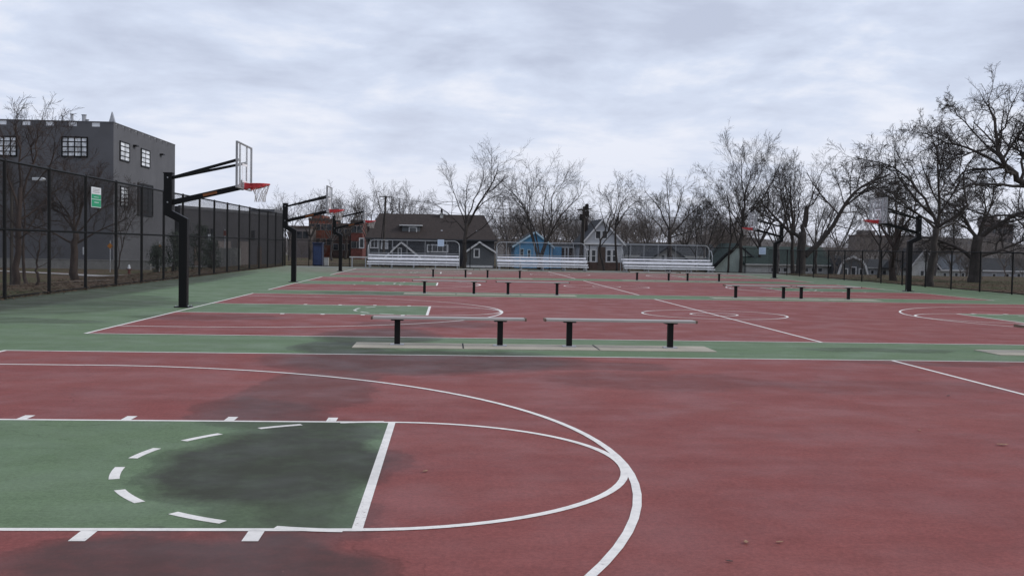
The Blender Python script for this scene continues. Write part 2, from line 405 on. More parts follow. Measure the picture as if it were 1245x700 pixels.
# ------------------------------------------------------------------ fences
def wire_mesh(p0, p1, z0, z1, name, mat, parent, pitch=.072, r=.0024):
    """woven diamonds: straight slanted wires both ways, three-sided"""
    a, b = Vector((p0[0], p0[1], 0)), Vector((p1[0], p1[1], 0)); Ln = (b-a).length; t = (b-a)/Ln; nrm = Vector((-t.y, t.x, 0)); H = z1-z0
    mb = MB()
    for sgn in (1, -1):
        s = -H
        while s < Ln:
            sa, za, sb, zb = s, 0., s+H, H
            if sa < 0: za = -sa; sa = 0.
            if sb > Ln: zb = H-(sb-Ln); sb = Ln
            if zb > za+.02:
                if sgn < 0: sa, sb = Ln-sa, Ln-sb
                A = a+t*sa+Vector((0, 0, z0+za))+nrm*r*sgn; B = a+t*sb+Vector((0, 0, z0+zb))+nrm*r*sgn
                d = (B-A).normalized(); u = nrm; v = d.cross(u)
                vs = []
                for P in (A, B):
                    for an in (90, 210, 330): q = P+(u*math.cos(R(an))+v*math.sin(R(an)))*r; vs.append((q.x, q.y, q.z))
                mb.add(vs, [(0,1,4,3),(1,2,5,4),(2,0,3,5)])
            s += pitch
    return mb.build(name, mat, parent)
def fence(p0, p1, H, posts, label, rails, mesh_off=.05, pr=.038, pitch=.072, z=0, r=.0024):
    root = thing('chain_link_fence', label, 'fence', None, (p0[0], p0[1], 0))
    off = Vector((p0[0], p0[1], 0)); q1 = (p1[0]-p0[0], p1[1]-p0[1])
    Ln = math.hypot(*q1); t = (q1[0]/Ln, q1[1]/Ln)
    me = None
    for s in posts:
        if me is None:
            o = MB().tube([(0, 0, -.1), (0, 0, H+.03), (0, 0, H+.06)], [pr, pr, pr*.4], 10).build('post', M_FENCE, root); me = o.data
        else:
            o = bpy.data.objects.new('post', me); col.objects.link(o); o.parent = root
        o.location = (t[0]*s, t[1]*s, z)
    for rz_ in rails:
        MB().tube([(0, 0, z+rz_), (q1[0], q1[1], z+rz_)], pr*.72 if rz_ > .2 else .02, 6).build('rail', M_FENCE, root)
    w = wire_mesh((0, 0), q1, z+.05, z+H-.01, 'wire_mesh', M_FENCE, root, pitch, r)
    w.location = (-t[1]*.0+(.045*t[1]), -.045*t[0], 0)
    return root
lp = [28.38+3.08*i-8 for i in range(-5, 16)]
fence((-11.75, 8), (-11.75, 75.6), 3.66, [s for s in lp if s < 67] + [67.6], 'tall black chain link fence running along the left side of the courts', (.06, 1.85, 3.66), r=.0025, pr=.05)
fence((-11.6, 75.9), (23.55, 75.9), 1.85, [2.9*i+1.5 for i in range(12)], 'low black chain link fence behind the bleachers', (.06, 1.85), pr=.032, pitch=.085, r=.003)
fence((23.55, 75.8), (23.55, 20), 1.75, [75.8-42.37-2.66*i for i in range(-8, 13)], 'low black chain link fence along the right side before the big trees', (.06, 1.75), pr=.036, pitch=.078, r=.0026)

# ------------------------------------------------------------------ basketball hoops
def hoop():
    root = thing('basketball_hoop', 'x', 'hoop', 'black gooseneck basketball hoops round the courts')
    # local +x points into the court, origin at the post's foot
    pw = .20
    prof = [(-pw/2, 0), (pw/2, 0), (pw/2, 2.17), (-.27, 2.36), (-.27, 3.26), (-.47, 3.26), (-.47, 2.26), (-pw/2, 2.08)]
    MB().prism(prof, 'y', -pw/2, pw/2).build('post', M_BLACK, root, bevel=.012)
    MB().box(-.19, .19, -.19, .19, 0, .025).build('base_plate', M_BLACK, root, bevel=.004)
    for sx in (-.15, .15):
        for sy in (-.15, .15): MB().tube([(sx, sy, .026), (sx, sy, .06)], .014, 6).build('anchor_bolt', M_GALV, root)
    MB().box(-.48, -.26, -.11, .11, 3.26, 3.285).build('post_cap', M_BLACK, root)
    bx = 1.45
    a = MB()
    for s in (1, -1): a.bar((-.28, s*.04, 3.16), (bx-.04, s*.52, 3.60), .05, .065)
    a.build('upper_arm', M_BLACK, root)
    MB().bar((.25, 0, 3.37), (.25, .001, 3.2), .02, .02)
    low = MB().bar((-.28, 0, 2.56), (bx-.04, 0, 2.98), .10, .13).build('lower_arm', M_BLACK, root)
    st = MB()
    def onarm(t): return (-.28+(bx+.24)*t, 2.56+.42*t)
    p, q = onarm(.44), onarm(.64)
    st.bar((p[0], -.052, p[1]), (q[0], -.052, q[1]), .003, .06).build('sticker', M_ORANGE, low)
    for t in (0, 1):
        MB().tube([(-.37, -.12, 2.56+t*.60), (-.37, .12, 2.56+t*.60)], .018, 6).build('arm_bolt', M_GALV, root)
    # clear backboard with steel frame, target frame and stiffeners behind
    bb = MB().box(bx, bx+.012, -.90, .90, 2.93, 3.99).build('backboard', M_CLEAR, root)
    f = MB()
    f.box(bx-.03, bx+.02, -.915, -.885, 2.91, 4.01); f.box(bx-.03, bx+.02, .885, .915, 2.91, 4.01)
    f.box(bx-.03, bx+.02, -.885, .885, 2.91, 2.94); f.box(bx-.03, bx+.02, -.885, .885, 3.98, 4.01)
    for sy in (-.42, .42): f.box(bx-.045, bx-.008, sy-.02, sy+.02, 2.94, 3.98)
    f.build('frame', M_RAIL, bb)
    tg = MB(); f = tg
    for y0, y1, z0, z1 in ((-.31, -.26, 3.07, 3.53), (.26, .31, 3.07, 3.53), (-.26, .26, 3.48, 3.53), (-.26, .26, 3.07, 3.12)): tg.box(bx+.013, bx+.016, y0, y1, z0, z1)
    tg.build('target_square', M_WHITEP, bb)
    MB().box(bx-.09, bx-.046, -.17, .17, 2.90, 3.14).build('mounting_plate', M_BLACK, root)
    rc = bx+.16+.229
    rim = MB(); ring = [(rc+.229*math.cos(R(a)), .229*math.sin(R(a)), 3.05) for a in range(0, 361, 12)]
    rim.tube(ring, .013, 8, False)
    rim.prism([(bx+.017, 2.90), (bx+.017, 3.075), (bx+.22, 3.055), (bx+.22, 3.00)], 'y', -.12, .12)
    for s in (1, -1):
        q = [(rc+.229*math.cos(R(a)), s*.229*math.sin(R(a))) for a in range(0, 181, 12)]
        for (xa_, ya_), (xb_, yb_) in zip(q, q[1:]):
            ha, hb = [.02+.13*((rc+.229-x_)/.458) for x_ in (xa_, xb_)]
            v0 = [(xa_, ya_, 3.05-ha), (xb_, yb_, 3.05-hb), (xb_, yb_, 3.055), (xa_, ya_, 3.055)]
            v1 = [((x_-rc)*.975+rc, y_*.975, z_) for x_, y_, z_ in v0]
            rim.add(v0+v1, [(0,1,2,3), (7,6,5,4), (0,4,5,1), (2,6,7,3)])
    for s in (1, -1): rim.bar((bx+.02, s*.11, 2.95), (rc+.10, s*.222, 3.03), .016, .06)
    for s in (1, -1): rim.bar((bx+.02, s*.09, 3.045), (rc, s*.228, 3.045), .02, .012)
    rim.build('rim', M_RIM, root)
    net = MB(); nst = 12
    for k in range(nst):
        for sg in (1, -1):
            pts = []
            for j in range(6):
                an = R(360*(k+sg*j*.5)/nst); rad = (.225, .20, .165, .135, .115, .12)[j]
                pts.append((rc+rad*math.cos(an)+.012*j*(k % 3-1)*.3, rad*math.sin(an), 3.04-.085*j))
            net.tube(pts, .0055, 3, False)
    net.build('net', M_NET, root)
    return root
H0 = hoop()
hoops = [(-6.5, CY[1], 0, 'black gooseneck hoop at far left of second court, the nearest and largest'),
         (-6.5, CY[2], 0, 'black gooseneck hoop left of the third court, the middle one of the left row'),
         (-6.5, CY[3], 0, 'smallest of the left row of hoops, by the farthest court near the bleachers'),
         (X0+CL-.25+.48, CY[2], math.pi, 'black hoop on the right, in front of the big oak by the low fence'),
         (X0+CL-.25+.48, CY[3], math.pi, 'farther of the two right hoops, beside the small pale sign')]
for i, (x, y, rz, lab) in enumerate(hoops):
    o = H0 if i == 0 else copy_tree(H0)
    o.location = (x, y, 0); o.rotation_euler.z = rz; o['label'] = lab

# ------------------------------------------------------------------ benches
def bench():
    root = thing('bench', 'x', 'bench', 'backless benches between the courts')
    pl = MB().box(-1.22, 1.22, -.14, .14, .425, .462).build('seat', M_BENCH, root, bevel=.006)
    for s in (-1, 1): MB().box(s*1.235-.014, s*1.235+.014, -.142, .142, .418, .464).build('end_cap', M_BENCHE, pl)
    for s in (-1, 1):
        lg = MB().box(s*.83-.045, s*.83+.045, -.05, .05, .02, .405).build('leg', M_BLACK, root, bevel=.005)
        MB().box(s*.83-.10, s*.83+.10, -.10, .10, .403, .424).build('bracket', M_BLACK, lg)
        MB().box(s*.83-.11, s*.83+.11, -.09, .09, .008, .022).build('foot_plate', M_GALV, lg)
    return root
B0 = bench()
bl = [(0, .01, 'nearest bench, left one of the pair on the closest concrete pad'), (0, 2.80, 'nearest bench, right one of the pair on the closest concrete pad'),
      (0, 10.76, 'bench whose end just enters at the right edge of the photo'),
      (1, .01, 'second row bench, leftmost, behind the nearest left bench'), (1, 2.82, 'second row bench, directly right of the leftmost one'),
      (1, 10.62, 'second row bench right of centre, third from the left'), (1, 12.9, 'second row bench farthest right, in front of the right hoop'),
      (2, .01, 'far row bench, leftmost, before the left bleacher'), (2, 2.80, 'far row bench before the middle bleacher'),
      (2, 10.55, 'far row bench before the left end of the right bleacher'), (2, 13.2, 'far row bench farthest right, before the end of the right bleacher')]
for i, (gi, x, lab) in enumerate(bl):
    o = B0 if i == 0 else copy_tree(B0)
    o.location = (x, GAPS[gi]+.02, .004); o['label'] = lab
    o.rotation_euler.z = [.0, -.012, 0, .004, -.01, -.006, .004, 0, -.008, .003, -.004][i]

# ------------------------------------------------------------------ bleachers
def bleacher():
    root = thing('bleacher', 'x', 'bleacher', 'white metal bleachers along the far fence')
    W = 6.45
    for y, z0, z1, d in ((0, .25, .31, .26), (.30, .40, .48, .28), (.85, .58, .75, .30), (1.45, .83, .94, .30)):
        MB().box(0, W, y, y+d, z0, z1).build('seat_plank', M_WHITEP, root)
    for y, z in ((.58, .33), (1.16, .52)):
        MB().box(0.02, W-.02, y, y+.22, z, z+.04).build('foot_plank', M_ALU, root)
    for i in range(5):
        x = .15+(W-.3)*i/4
        s = MB(); s.bar((x, .02, .03), (x, 1.75, .03), .05, .05); s.bar((x, .1, .05), (x, 1.7, .80), .05, .05)
        for y, h_ in ((.12, .24), (.45, .39), (1.0, .57), (1.6, .82)): s.bar((x+.03, y, .03), (x+.03, y, h_), .04, .04)
        s.bar((x-.03, 1.7, .03), (x-.03, .5, .4), .03, .03)
        s.build('support', M_GALV, root)
    rail = MB(); yb = 1.85
    c = [(0, yb, .05), (0, yb, 1.62), (.05, yb, 1.8), (.2, yb, 1.93), (.35, yb, 1.97), (W-.35, yb, 1.97), (W-.2, yb, 1.93), (W-.05, yb, 1.8), (W, yb, 1.62), (W, yb, .05)]
    rail.tube(c, .03, 6); rail.tube([(0, yb, 1.05), (W, yb, 1.05)], .022, 5)
    for e_ in (0, W):
        rail.tube([(e_, yb, 1.6), (e_, 1.2, 1.55), (e_, .9, 1.2), (e_, .9, .7)], .03, 6)
    rail.build('guard_rail', M_RAIL, root)
    for fx in (.11, .26, .42, .62, .86):
        MB().tube([(W*fx, yb, .1), (W*fx, yb, 1.95)], .02, 5).build('rail_post', M_RAIL, root)
    wire_mesh((0.02, yb+.03), (W-.02, yb+.03), .95, 1.93, 'wire_mesh', M_GALV, root, .12, .0012)
    return root
BL = bleacher()
for i, (u, Y, lab) in enumerate([(447.5, 73.3, 'left white bleacher, below the long dark roofed house'), (604.5, 73.3, 'middle white bleacher, in front of the blue house'), (757.5, 72.9, 'right white bleacher, to the right of the grey gabled house')]):
    o = BL if i == 0 else copy_tree(BL)
    o.location = (at(u, Y+1)[0], Y, .004); o['label'] = lab
# low player bench beside the left bleacher
lb = thing('low_bench', 'low white plank bench just left of the left bleacher', 'bench', None, (at(425, 74.5)[0], 74.5, 0))
MB().box(0, 1.3, 0, .3, .68, .76).build('seat', M_CREAM, lb)
for x in (.15, 1.1): MB().box(x, x+.06, .05, .25, 0, .68).build('leg', M_GALV, lb)

# ------------------------------------------------------------------ signs on fences
def sign_left():
    Y = 35.3; x0 = -11.66
    root = thing('parking_sign', 'green and white sign hung high on the tall left fence', 'sign', None, (x0, Y, 2.68))
    MB().box(0, .012, -.52, .42, 0, .66).build('board', M_SIGNW, root)
    g_ = MB()
    g_.box(.012, .015, -.50, .40, .02, .255); g_.box(.012, .015, -.50, .40, .275, .43); g_.build('green_field', M_GREENS, root)
    l = MB()
    rn = random.Random(4)
    for z0, z1, y0, y1 in ((.15, .18, -.25, .15), (.33, .35, -.28, .16)):
        y = y0
        while y < y1: w = rn.uniform(.03, .07); l.box(.0155, .017, y, y+w, z0, z1); y += w+.02
    l.build('lettering', M_SIGNW, root)
    l = MB()
    for z0 in (.58, .53, .48):
        y = -.38
        while y < .28: w = rn.uniform(.03, .08); l.box(.0125, .014, y, y+w, z0, z0+.022); y += w+.025
    l.build('small_lettering', M_INK, root)
sign_left()
def sign_small(u, v, Y, w, h, lab, dy):
    x, z = at(u, Y, v)
    root = thing('notice_sign', lab, 'sign', 'pale notices hung on the far fencing', (x, Y, z))
    MB().box(-w/2, w/2, 0, .012, -h/2, h/2).build('board', M_SIGNB, root)
    l = MB(); rn = random.Random(int(u))
    for k in range(4):
        xx = -w*.36
        while xx < w*.30: ww = rn.uniform(.03, .07); l.box(xx, xx+ww, -.003, -.0005, h*(.26-.17*k)-.012, h*(.26-.17*k)+.012); xx += ww+.03
    l.build('lettering', M_INKB, root)
sign_small(536, 295.3, 74.9, .46, .48, 'pale square notice hung on the guard of the left bleacher', 0)
sign_small(927, 305, 75.75, .52, .52, 'pale bluish notice on the far fence left of the farther right hoop', 0)
sign_small(1234, 400, 75.75, .01, .01, 'x', 0) if False else None

# ------------------------------------------------------------------ trees
def rnd_perp(d, rng):
    v = Vector((rng.gauss(0, 1), rng.gauss(0, 1), rng.gauss(0, 1))); v -= d*v.dot(d); return v.normalized()
class Tree:
    def __init__(s, seed, kidn=(8, 8, 7, 6), ang=(50, 48, 45, 42), ratio=.62, up=.12, wob=.16, rmin=.006, spread=1.):
        s.rng = random.Random(seed); s.k = kidn; s.ang = ang; s.ratio = ratio; s.up = up; s.wob = wob; s.rmin = rmin; s.A = MB(); s.B = MB(); s.maxl = len(kidn)
    def emit(s, pts, rad, lvl):
        mb = s.A if lvl <= 1 else s.B
        r = rad[0]; mb.tube(pts, rad, 8 if r > .1 else (5 if r > .03 else 3), lvl == 0)
    def children(s, pts, rad, L, lvl, t0=.25):
        if lvl >= s.maxl or t0 >= 1: return
        n = s.k[lvl]; rng = s.rng; m = len(pts)-1
        for i in range(n):
            t = t0+(1-t0)*((i+rng.random())/n)
            f = t*m; j = min(int(f), m-1); a = Vector(pts[j]); b = Vector(pts[j+1]); P = a+(b-a)*(f-j)
            d = (b-a).normalized(); rr_ = rad[j]+(rad[j+1]-rad[j])*(f-j)
            an = R(s.ang[lvl]*rng.uniform(.55, 1.25)); nd = (d*math.cos(an)+rnd_perp(d, rng)*math.sin(an)).normalized()
            l = L*s.ratio*rng.uniform(.6, 1.15)*(1.05-.45*t)
            s.grow(P, nd, l, max(s.rmin, rr_*rng.uniform(.45, .7)), lvl+1)
    def grow(s, p, d, L, r, lvl):
        n = 5 if lvl <= 1 else (4 if lvl == 2 else (3 if lvl == 3 else 2)); rng = s.rng; pts = [tuple(p)]; P = Vector(p)
        r1 = max(s.rmin*.7, r*(.35 if lvl < 3 else .5)); rad = [r]
        for i in range(n):
            d = (d + rnd_perp(d, rng)*rng.uniform(0, s.wob*(1.6 if lvl < 2 else 2.6)) + Vector((0, 0, s.up if lvl <= 2 else s.up*.25))).normalized()
            P = P+d*(L/n); pts.append(tuple(P)); rad.append(r+(r1-r)*(i+1)/n)
        s.emit(pts, rad, lvl); s.children(pts, rad, L, lvl, .3 if lvl <= 1 else .15)
    def limb(s, pts, r0, r1, lvl=1, t0=.3, kids=True):
        """a limb drawn by hand; smooth it a little, then let side branches grow from it"""
        P = [Vector(q) for q in pts]; out = []
        for i in range(len(P)-1):
            a = P[max(i-1, 0)]; b = P[i]; c = P[i+1]; d = P[min(i+2, len(P)-1)]
            for k in range(3):
                t = k/3; q = .5*((2*b)+(c-a)*t+(2*a-5*b+4*c-d)*t*t+(3*b-a-3*c+d)*t**3)
                out.append(q+Vector((s.rng.gauss(0, .04), s.rng.gauss(0, .04), s.rng.gauss(0, .03)))*(1 if i or k else 0))
        out.append(P[-1]); n = len(out)-1
        L = sum((out[i+1]-out[i]).length for i in range(n)); rad = [r0+(r1-r0)*(i/n)**.8 for i in range(n+1)]
        s.emit([tuple(q) for q in out], rad, lvl)
        if kids: s.children([tuple(q) for q in out], rad, L, lvl, t0)
    def build(s, name, label, cat, group, loc, mt, mc):
        root = thing(name, label, cat, group, loc)
        t = s.A.build('trunk', mt, root, True); s.B.build('crown', mc, root); return root
def hand_tree(u0, Y, rows, label, seed, mt=None, mc=None, D=None, tz=None, flare=1.1, name='bare_tree', group='bare trees round the courts', hscale=.90, **kw):
    """rows: (limb points in photo px right/up of the foot, start radius, end radius, sideways depth lean per metre out, t0)"""
    T = Tree(seed, **kw); x = at(u0, Y)[0]; sc = math.hypot(x, Y)/FPX; z0 = gz(x, Y) if tz is None else tz
    for i, row in enumerate(rows):
        pts, r0, r1, lean = row[:4]; r0 *= .82; r1 *= .8; t0 = row[4] if len(row) > 4 else .3
        hs = hscale
        q = [(px*sc, lean*(abs(px-pts[0][0])+.35*(pz-pts[0][1]))*sc, (pz*hs if pz > 60 else pz*(1-(1-hs)*pz/60))*sc) for px, pz in pts]
        if i == 0:
            q = [(q[0][0], q[0][1], -.15)]+[(q[0][0]*.9+q[1][0]*.1, 0, .35)]+q[1:]
            T.limb(q, r0*flare, r1, 0, t0, len(row) > 4)
        else: T.limb(q, r0, r1, 1, t0)
    return T.build(name, label, 'tree', group, (x, Y, z0), mt or M_BARK, mc or M_BARK)

KA = dict(kidn=(5, 9, 8, 6), up=.10)
hand_tree(565, 83, [([(0,0),(0,36),(2,62)], .24, .17, 0), ([(0,36),(2,57),(0,87),(2,115)], .12, .02, .5), ([(2,58),(12,80),(24,103),(36,125),(38,144)], .14, .02, -.3),
    ([(0,50),(-16,72),(-38,88)], .09, .02, .3), ([(4,65),(22,90),(47,106)], .09, .02, .3), ([(0,60),(12,95),(20,118),(22,135)], .09, .015, .6),
    ([(0,62),(-12,95),(-20,120)], .07, .015, -.6), ([(2,40),(30,66),(36,88)], .07, .015, -.5)], 'tall vase shaped bare tree standing behind the gap right of the left bleacher', 11, kidn=(5,8,7,6), ang=(50,42,42,40), up=.1)
hand_tree(657, 84, [([(0,0),(0,12),(0,22)], .30, .22, 0), ([(-3,15),(-10,50),(-22,90),(-54,126)], .13, .02, .3), ([(0,18),(5,40),(3,80),(10,116)], .14, .02, .4),
    ([(2,18),(10,45),(24,76),(46,104)], .13, .02, -.3), ([(-2,14),(-16,60),(-17,90),(-2,122)], .10, .02, -.5), ([(-1,20),(-12,70),(-32,100),(-42,110)], .09, .02, .5),
    ([(2,20),(14,70),(14,100),(26,120)], .09, .02, .3), ([(3,30),(22,62),(50,84)], .07, .015, .2)], 'many stemmed bare tree behind the middle bleacher by the blue house', 12, kidn=(5,8,7,6), ang=(50,40,42,40), up=.1)
hand_tree(735, 82, [([(0,0),(-6,35),(4,55),(12,80),(16,102)], .14, .02, 0, .35), ([(-5,35),(-14,62),(-30,78)], .05, .01, .4), ([(2,50),(-6,80),(-10,98)], .05, .01, -.4)],
    'slender leaning bare tree before the door of the grey gabled house', 13, kidn=(8,6,5,4), ang=(42,40,42,40), up=.12)
hand_tree(750, 82.5, [([(0,0),(-2,55),(0,74)], .13, .09, 0), ([(-1,60),(6,90),(20,112)], .08, .01, .3), ([(0,62),(14,88),(34,96)], .05, .01, -.3), ([(-1,66),(-10,92),(-12,104)], .05, .01, .4)],
    'slim forked bare tree right of the grey gabled house windows', 14, kidn=(5,7,6,5), ang=(42,40,42,40), up=.1)
hand_tree(815, 84, [([(0,0),(-1,42),(-1,58)], .22, .16, 0), ([(-1,54),(-12,84),(-30,110)], .11, .02, .3), ([(0,50),(24,78),(44,96)], .12, .02, .3), ([(-1,58),(-4,88),(-10,120)], .09, .02, -.4),
    ([(0,58),(14,92),(20,118)], .09, .02, .6), ([(-1,44),(-22,70),(-38,80)], .07, .015, -.3), ([(0,46),(34,62),(50,72)], .06, .015, -.4)], 'spreading bare tree above the right bleacher', 15, kidn=(5,8,8,6), up=.1)
hand_tree(901, 79, [([(0,0),(1,62),(2,95),(5,120),(12,146)], .20, .02, 0, .25), ([(1,60),(-14,92),(-30,118)], .08, .015, .3), ([(1,66),(14,100),(28,132)], .08, .015, -.3), ([(1,50),(20,72),(36,90)], .06, .015, .5),
    ([(1,48),(-18,70),(-36,80)], .06, .015, -.5), ([(2,80),(-6,115),(-10,138)], .06, .012, .4)], 'upright narrow crowned bare tree left of the farther right hoop', 16, hscale=.84, kidn=(14,8,7,5), ang=(45,38,38,36), up=.16)
hand_tree(886, 80, [([(0,0),(2,45),(0,80),(-5,108)], .14, .02, 0, .3), ([(1,50),(-14,80),(-26,98)], .06, .012, .3)], 'thinner bare tree close to the left of the upright one', 17, kidn=(9,7,6,5), up=.12)
hand_tree(846, 81, [([(0,0),(1,35),(-1,60),(2,84)], .09, .02, 0, .3), ([(0,40),(12,62),(20,72)], .04, .01, .3)], 'small thin bare tree at the right end of the right bleacher', 18, kidn=(9,7,5,4), up=.12)
hand_tree(864, 81, [([(0,0),(-3,30),(2,56),(8,78)], .10, .02, 0, .3), ([(-2,28),(12,50),(16,70)], .05, .01, -.3)], 'crooked small bare tree just past the right bleacher', 181, kidn=(9,7,5,4), up=.12)
hand_tree(974, 77.6, [([(0,0),(0,30),(1,54)], .48, .36, 0), ([(1,48),(3,66),(5,88)], .26, .17, 0, 1), ([(-1,46),(-20,62),(-36,84),(-50,98)], .20, .03, .3), ([(5,22),(28,48),(49,93),(67,114),(99,131)], .30, .05, -.1, .4),
    ([(-8,52),(-8,90),(-5,142)], .09, .02, .4), ([(-16,58),(-28,100),(-36,137)], .09, .02, -.4), ([(5,84),(18,98),(22,120)], .09, .02, .2), ([(5,60),(8,100),(20,142)], .09, .02, -.5),
    ([(64,112),(76,164)], .06, .01, .2), ([(50,92),(44,120),(36,138)], .06, .015, .4), ([(44,80),(70,82),(92,72)], .07, .015, .4), ([(38,64),(58,58),(74,48)], .05, .015, -.3), ([(-10,56),(-20,90),(-18,126)], .07, .02, .6)],
    'old bare tree with a broken stub and one huge limb reaching up to the right', 19, ratio=.52, kidn=(5,9,8,6), up=.10)
hand_tree(964, 80, [([(0,0),(-1,40),(-2,80),(-6,118)], .26, .04, 0, .45), ([(-1,44),(8,80),(12,110)], .1, .02, .3)], 'straight bare trunk close behind the old stubbed tree', 20, kidn=(9,8,7,5), up=.14)
hand_tree(1131, 52.6, [([(0,0),(4,40),(7,72)], .27, .20, 0), ([(7,68),(4,88),(-12,121),(-35,150),(-78,162)], .13, .02, .3), ([(7,70),(10,108),(7,160),(9,186)], .14, .02, .2), ([(8,74),(35,100),(28,140),(45,168)], .11, .02, -.3),
    ([(6,72),(-30,96),(-62,118)], .09, .02, -.3), ([(8,80),(-12,110),(-30,150),(-28,182)], .10, .02, .5), ([(8,70),(40,84),(62,112)], .08, .02, .5), ([(5,78),(-40,112),(-70,138)], .07, .02, .4), ([(9,90),(22,130),(20,172)], .07, .02, -.6)],
    'large dark oak like bare tree with leaning trunk directly behind the right hoop', 21, ratio=.55, kidn=(5,13,10,8), wob=.24, ang=(55,52,48,45), up=.06, rmin=.0075)
hand_tree(1087, 62, [([(0,0),(-1,30),(2,60),(0,100)], .34, .06, 0, .35), ([(0,40),(-16,76),(-26,108)], .12, .02, .3), ([(1,50),(16,84),(20,118)], .12, .02, -.3)], 'reddish trunked bare tree left of the right hoop post', 22, mt=M_BARKR, kidn=(7,6,6,5), up=.1)
hand_tree(1070, 68, [([(0,0),(1,40),(-2,70),(2,110)], .16, .03, 0, .35), ([(0,50),(-14,80),(-22,100)], .07, .02, .3)], 'slim grey bare tree behind the backboard of the right hoop', 221, kidn=(9,8,7,5), up=.1)
hand_tree(1186, 61, [([(0,0),(1,20),(1,38),(2,56)], .50, .36, 0), ([(0,25),(-18,41),(-46,54),(-62,52)], .17, .03, .2), ([(2,52),(-4,66),(-20,95),(-48,112)], .18, .03, .3), ([(3,52),(12,64),(34,82),(60,92),(92,118)], .22, .04, -.2),
    ([(4,32),(28,38),(62,53),(98,64)], .18, .03, .2), ([(2,54),(6,90),(-5,122)], .12, .02, -.4), ([(4,58),(25,100),(30,132)], .12, .02, .4), ([(8,60),(40,72),(80,76)], .10, .02, .5), ([(0,56),(-24,72),(-60,84)], .10, .02, -.4)],
    'wide limbed dark bare tree with thick short trunk at the right', 23, ratio=.55, kidn=(5,12,10,8), wob=.26, ang=(58,54,50,45), up=.06, rmin=.0075)
hand_tree(1300, 43, [([(0,0),(-3,60),(-8,115)], .42, .30, 0), ([(-7,110),(-50,152),(-68,172),(-83,197),(-87,238),(-95,262)], .24, .03, 0), ([(-66,170),(-100,198),(-128,212),(-150,224)], .10, .02, .3),
    ([(-50,150),(-80,150),(-115,150),(-150,132)], .10, .02, -.2), ([(-7,110),(-24,190),(-40,262)], .20, .03, .3), ([(-56,158),(-56,200),(-48,256)], .10, .02, -.4), ([(-80,190),(-110,240),(-118,262)], .06, .015, .5),
    ([(-85,205),(-120,190),(-148,180)], .06, .015, .2), ([(-8,100),(-60,112),(-100,100)], .10, .02, .4), ([(-7,112),(50,180),(70,250)], .18, .03, 0)],
    'nearest dark bare tree whose crooked crown leans in from the right edge', 24, hscale=.77, ratio=.50, kidn=(5,13,11,9), wob=.28, ang=(58,54,50,48), up=.05, rmin=.0055)
# left side, beyond the tall fence
hand_tree(19, 45, [([(0,0),(2,60),(5,120)], .22, .12, 0), ([(4,95),(15,150),(18,180),(24,200)], .08, .015, .3), ([(3,90),(-8,140),(-12,190)], .08, .015, -.2), ([(4,80),(32,110),(56,140)], .06, .012, .4),
    ([(5,115),(8,165),(2,200)], .08, .012, -.4), ([(3,70),(-30,110),(-50,140)], .06, .012, .2), ([(4,100),(36,150),(48,190)], .05, .012, .1), ([(2,55),(36,76),(60,80)], .05, .012, -.4)],
    'tall bare tree near the left edge with twigs rising over the dark building roof', 31, mt=M_BARKR, mc=M_BARKR, kidn=(5,7,6,5), rmin=.006)
hand_tree(30, 52, [([(0,0),(-2,40),(0,90),(-6,150)], .13, .02, 0, .4), ([(-1,60),(18,100),(30,130)], .05, .01, .3)], 'second thinner trunk beside the tall tree at the left edge', 32, mt=M_BARKR, mc=M_BARKR, kidn=(8,8,7,5), rmin=.006)
hand_tree(91, 53, [([(0,0),(0,36),(1,58)], .27, .18, 0), ([(1,52),(-10,82),(-34,112)], .11, .02, .3), ([(1,55),(10,90),(26,118)], .11, .02, -.3), ([(0,56),(-2,95),(-8,134)], .10, .02, .4), ([(1,45),(30,66),(52,80)], .08, .015, .3),
    ([(0,44),(-28,62),(-52,72)], .08, .015, -.3), ([(1,58),(24,92),(46,104)], .07, .015, .6), ([(0,58),(-24,90),(-50,98)], .07, .015, .5)],
    'rounded twiggy bare tree behind the tall fence left of the green sign', 33, mt=M_BARKR, mc=M_BARKR, kidn=(5,9,9,7), rmin=.006)
hand_tree(46, 40, [([(0,0),(-1,20),(2,45),(4,70)], .07, .02, 0, .4), ([(0,28),(-6,50)], .03, .01, .3)], 'small crooked sapling close behind the tall fence', 34, mt=M_BARKR, mc=M_BARKR, kidn=(5,5,4,3), rmin=.005, flare=1.2)
hand_tree(145, 47, [([(0,0),(2,30),(8,60),(24,92)], .05, .012, 0, .4), ([(3,34),(-2,66),(-4,88)], .03, .01, .3)], 'thin leaning sapling behind the fence right of the green sign', 35, mt=M_BARKR, mc=M_BARKR, kidn=(6,5,4,3), rmin=.005, flare=1.2)

# far trees above the roofs, built freely
def free_tree(seed, Hh, rt, kidn, mat, up=.1, ang=(40, 45, 45, 42)):
    T = Tree(seed, kidn=kidn, ang=ang, up=up, ratio=.66, rmin=.009, wob=.2)
    T.limb([(0, 0, -.2), (.1, 0, Hh*.16), (0, .1, Hh*.34)], rt, rt*.75, 0, 1, False)
    for k in range(6):
        a = R(60*k+T.rng.uniform(-20, 20)); s_ = T.rng.uniform(.16, .30)*Hh
        T.grow(Vector((0, 0, Hh*T.rng.uniform(.24, .34))), Vector((math.cos(a)*.62, math.sin(a)*.62, 1)).normalized(), Hh*T.rng.uniform(.42, .62), rt*.5, 1)
    return T
far_labels = [(352, 232, 165), (378, 226, 175), (404, 234, 170), (421, 222, 190), (447, 228, 180), (478, 216, 150), (497, 222, 170), (516, 238, 160), (618, 226, 150), (700, 246, 155),
              (788, 236, 160), (834, 244, 150), (858, 232, 140), (925, 214, 130), (948, 206, 120), (995, 222, 125), (1022, 236, 130), (705, 252, 150), (640, 240, 160), (1092, 215, 110), (1140, 236, 100), (330, 240, 180)]
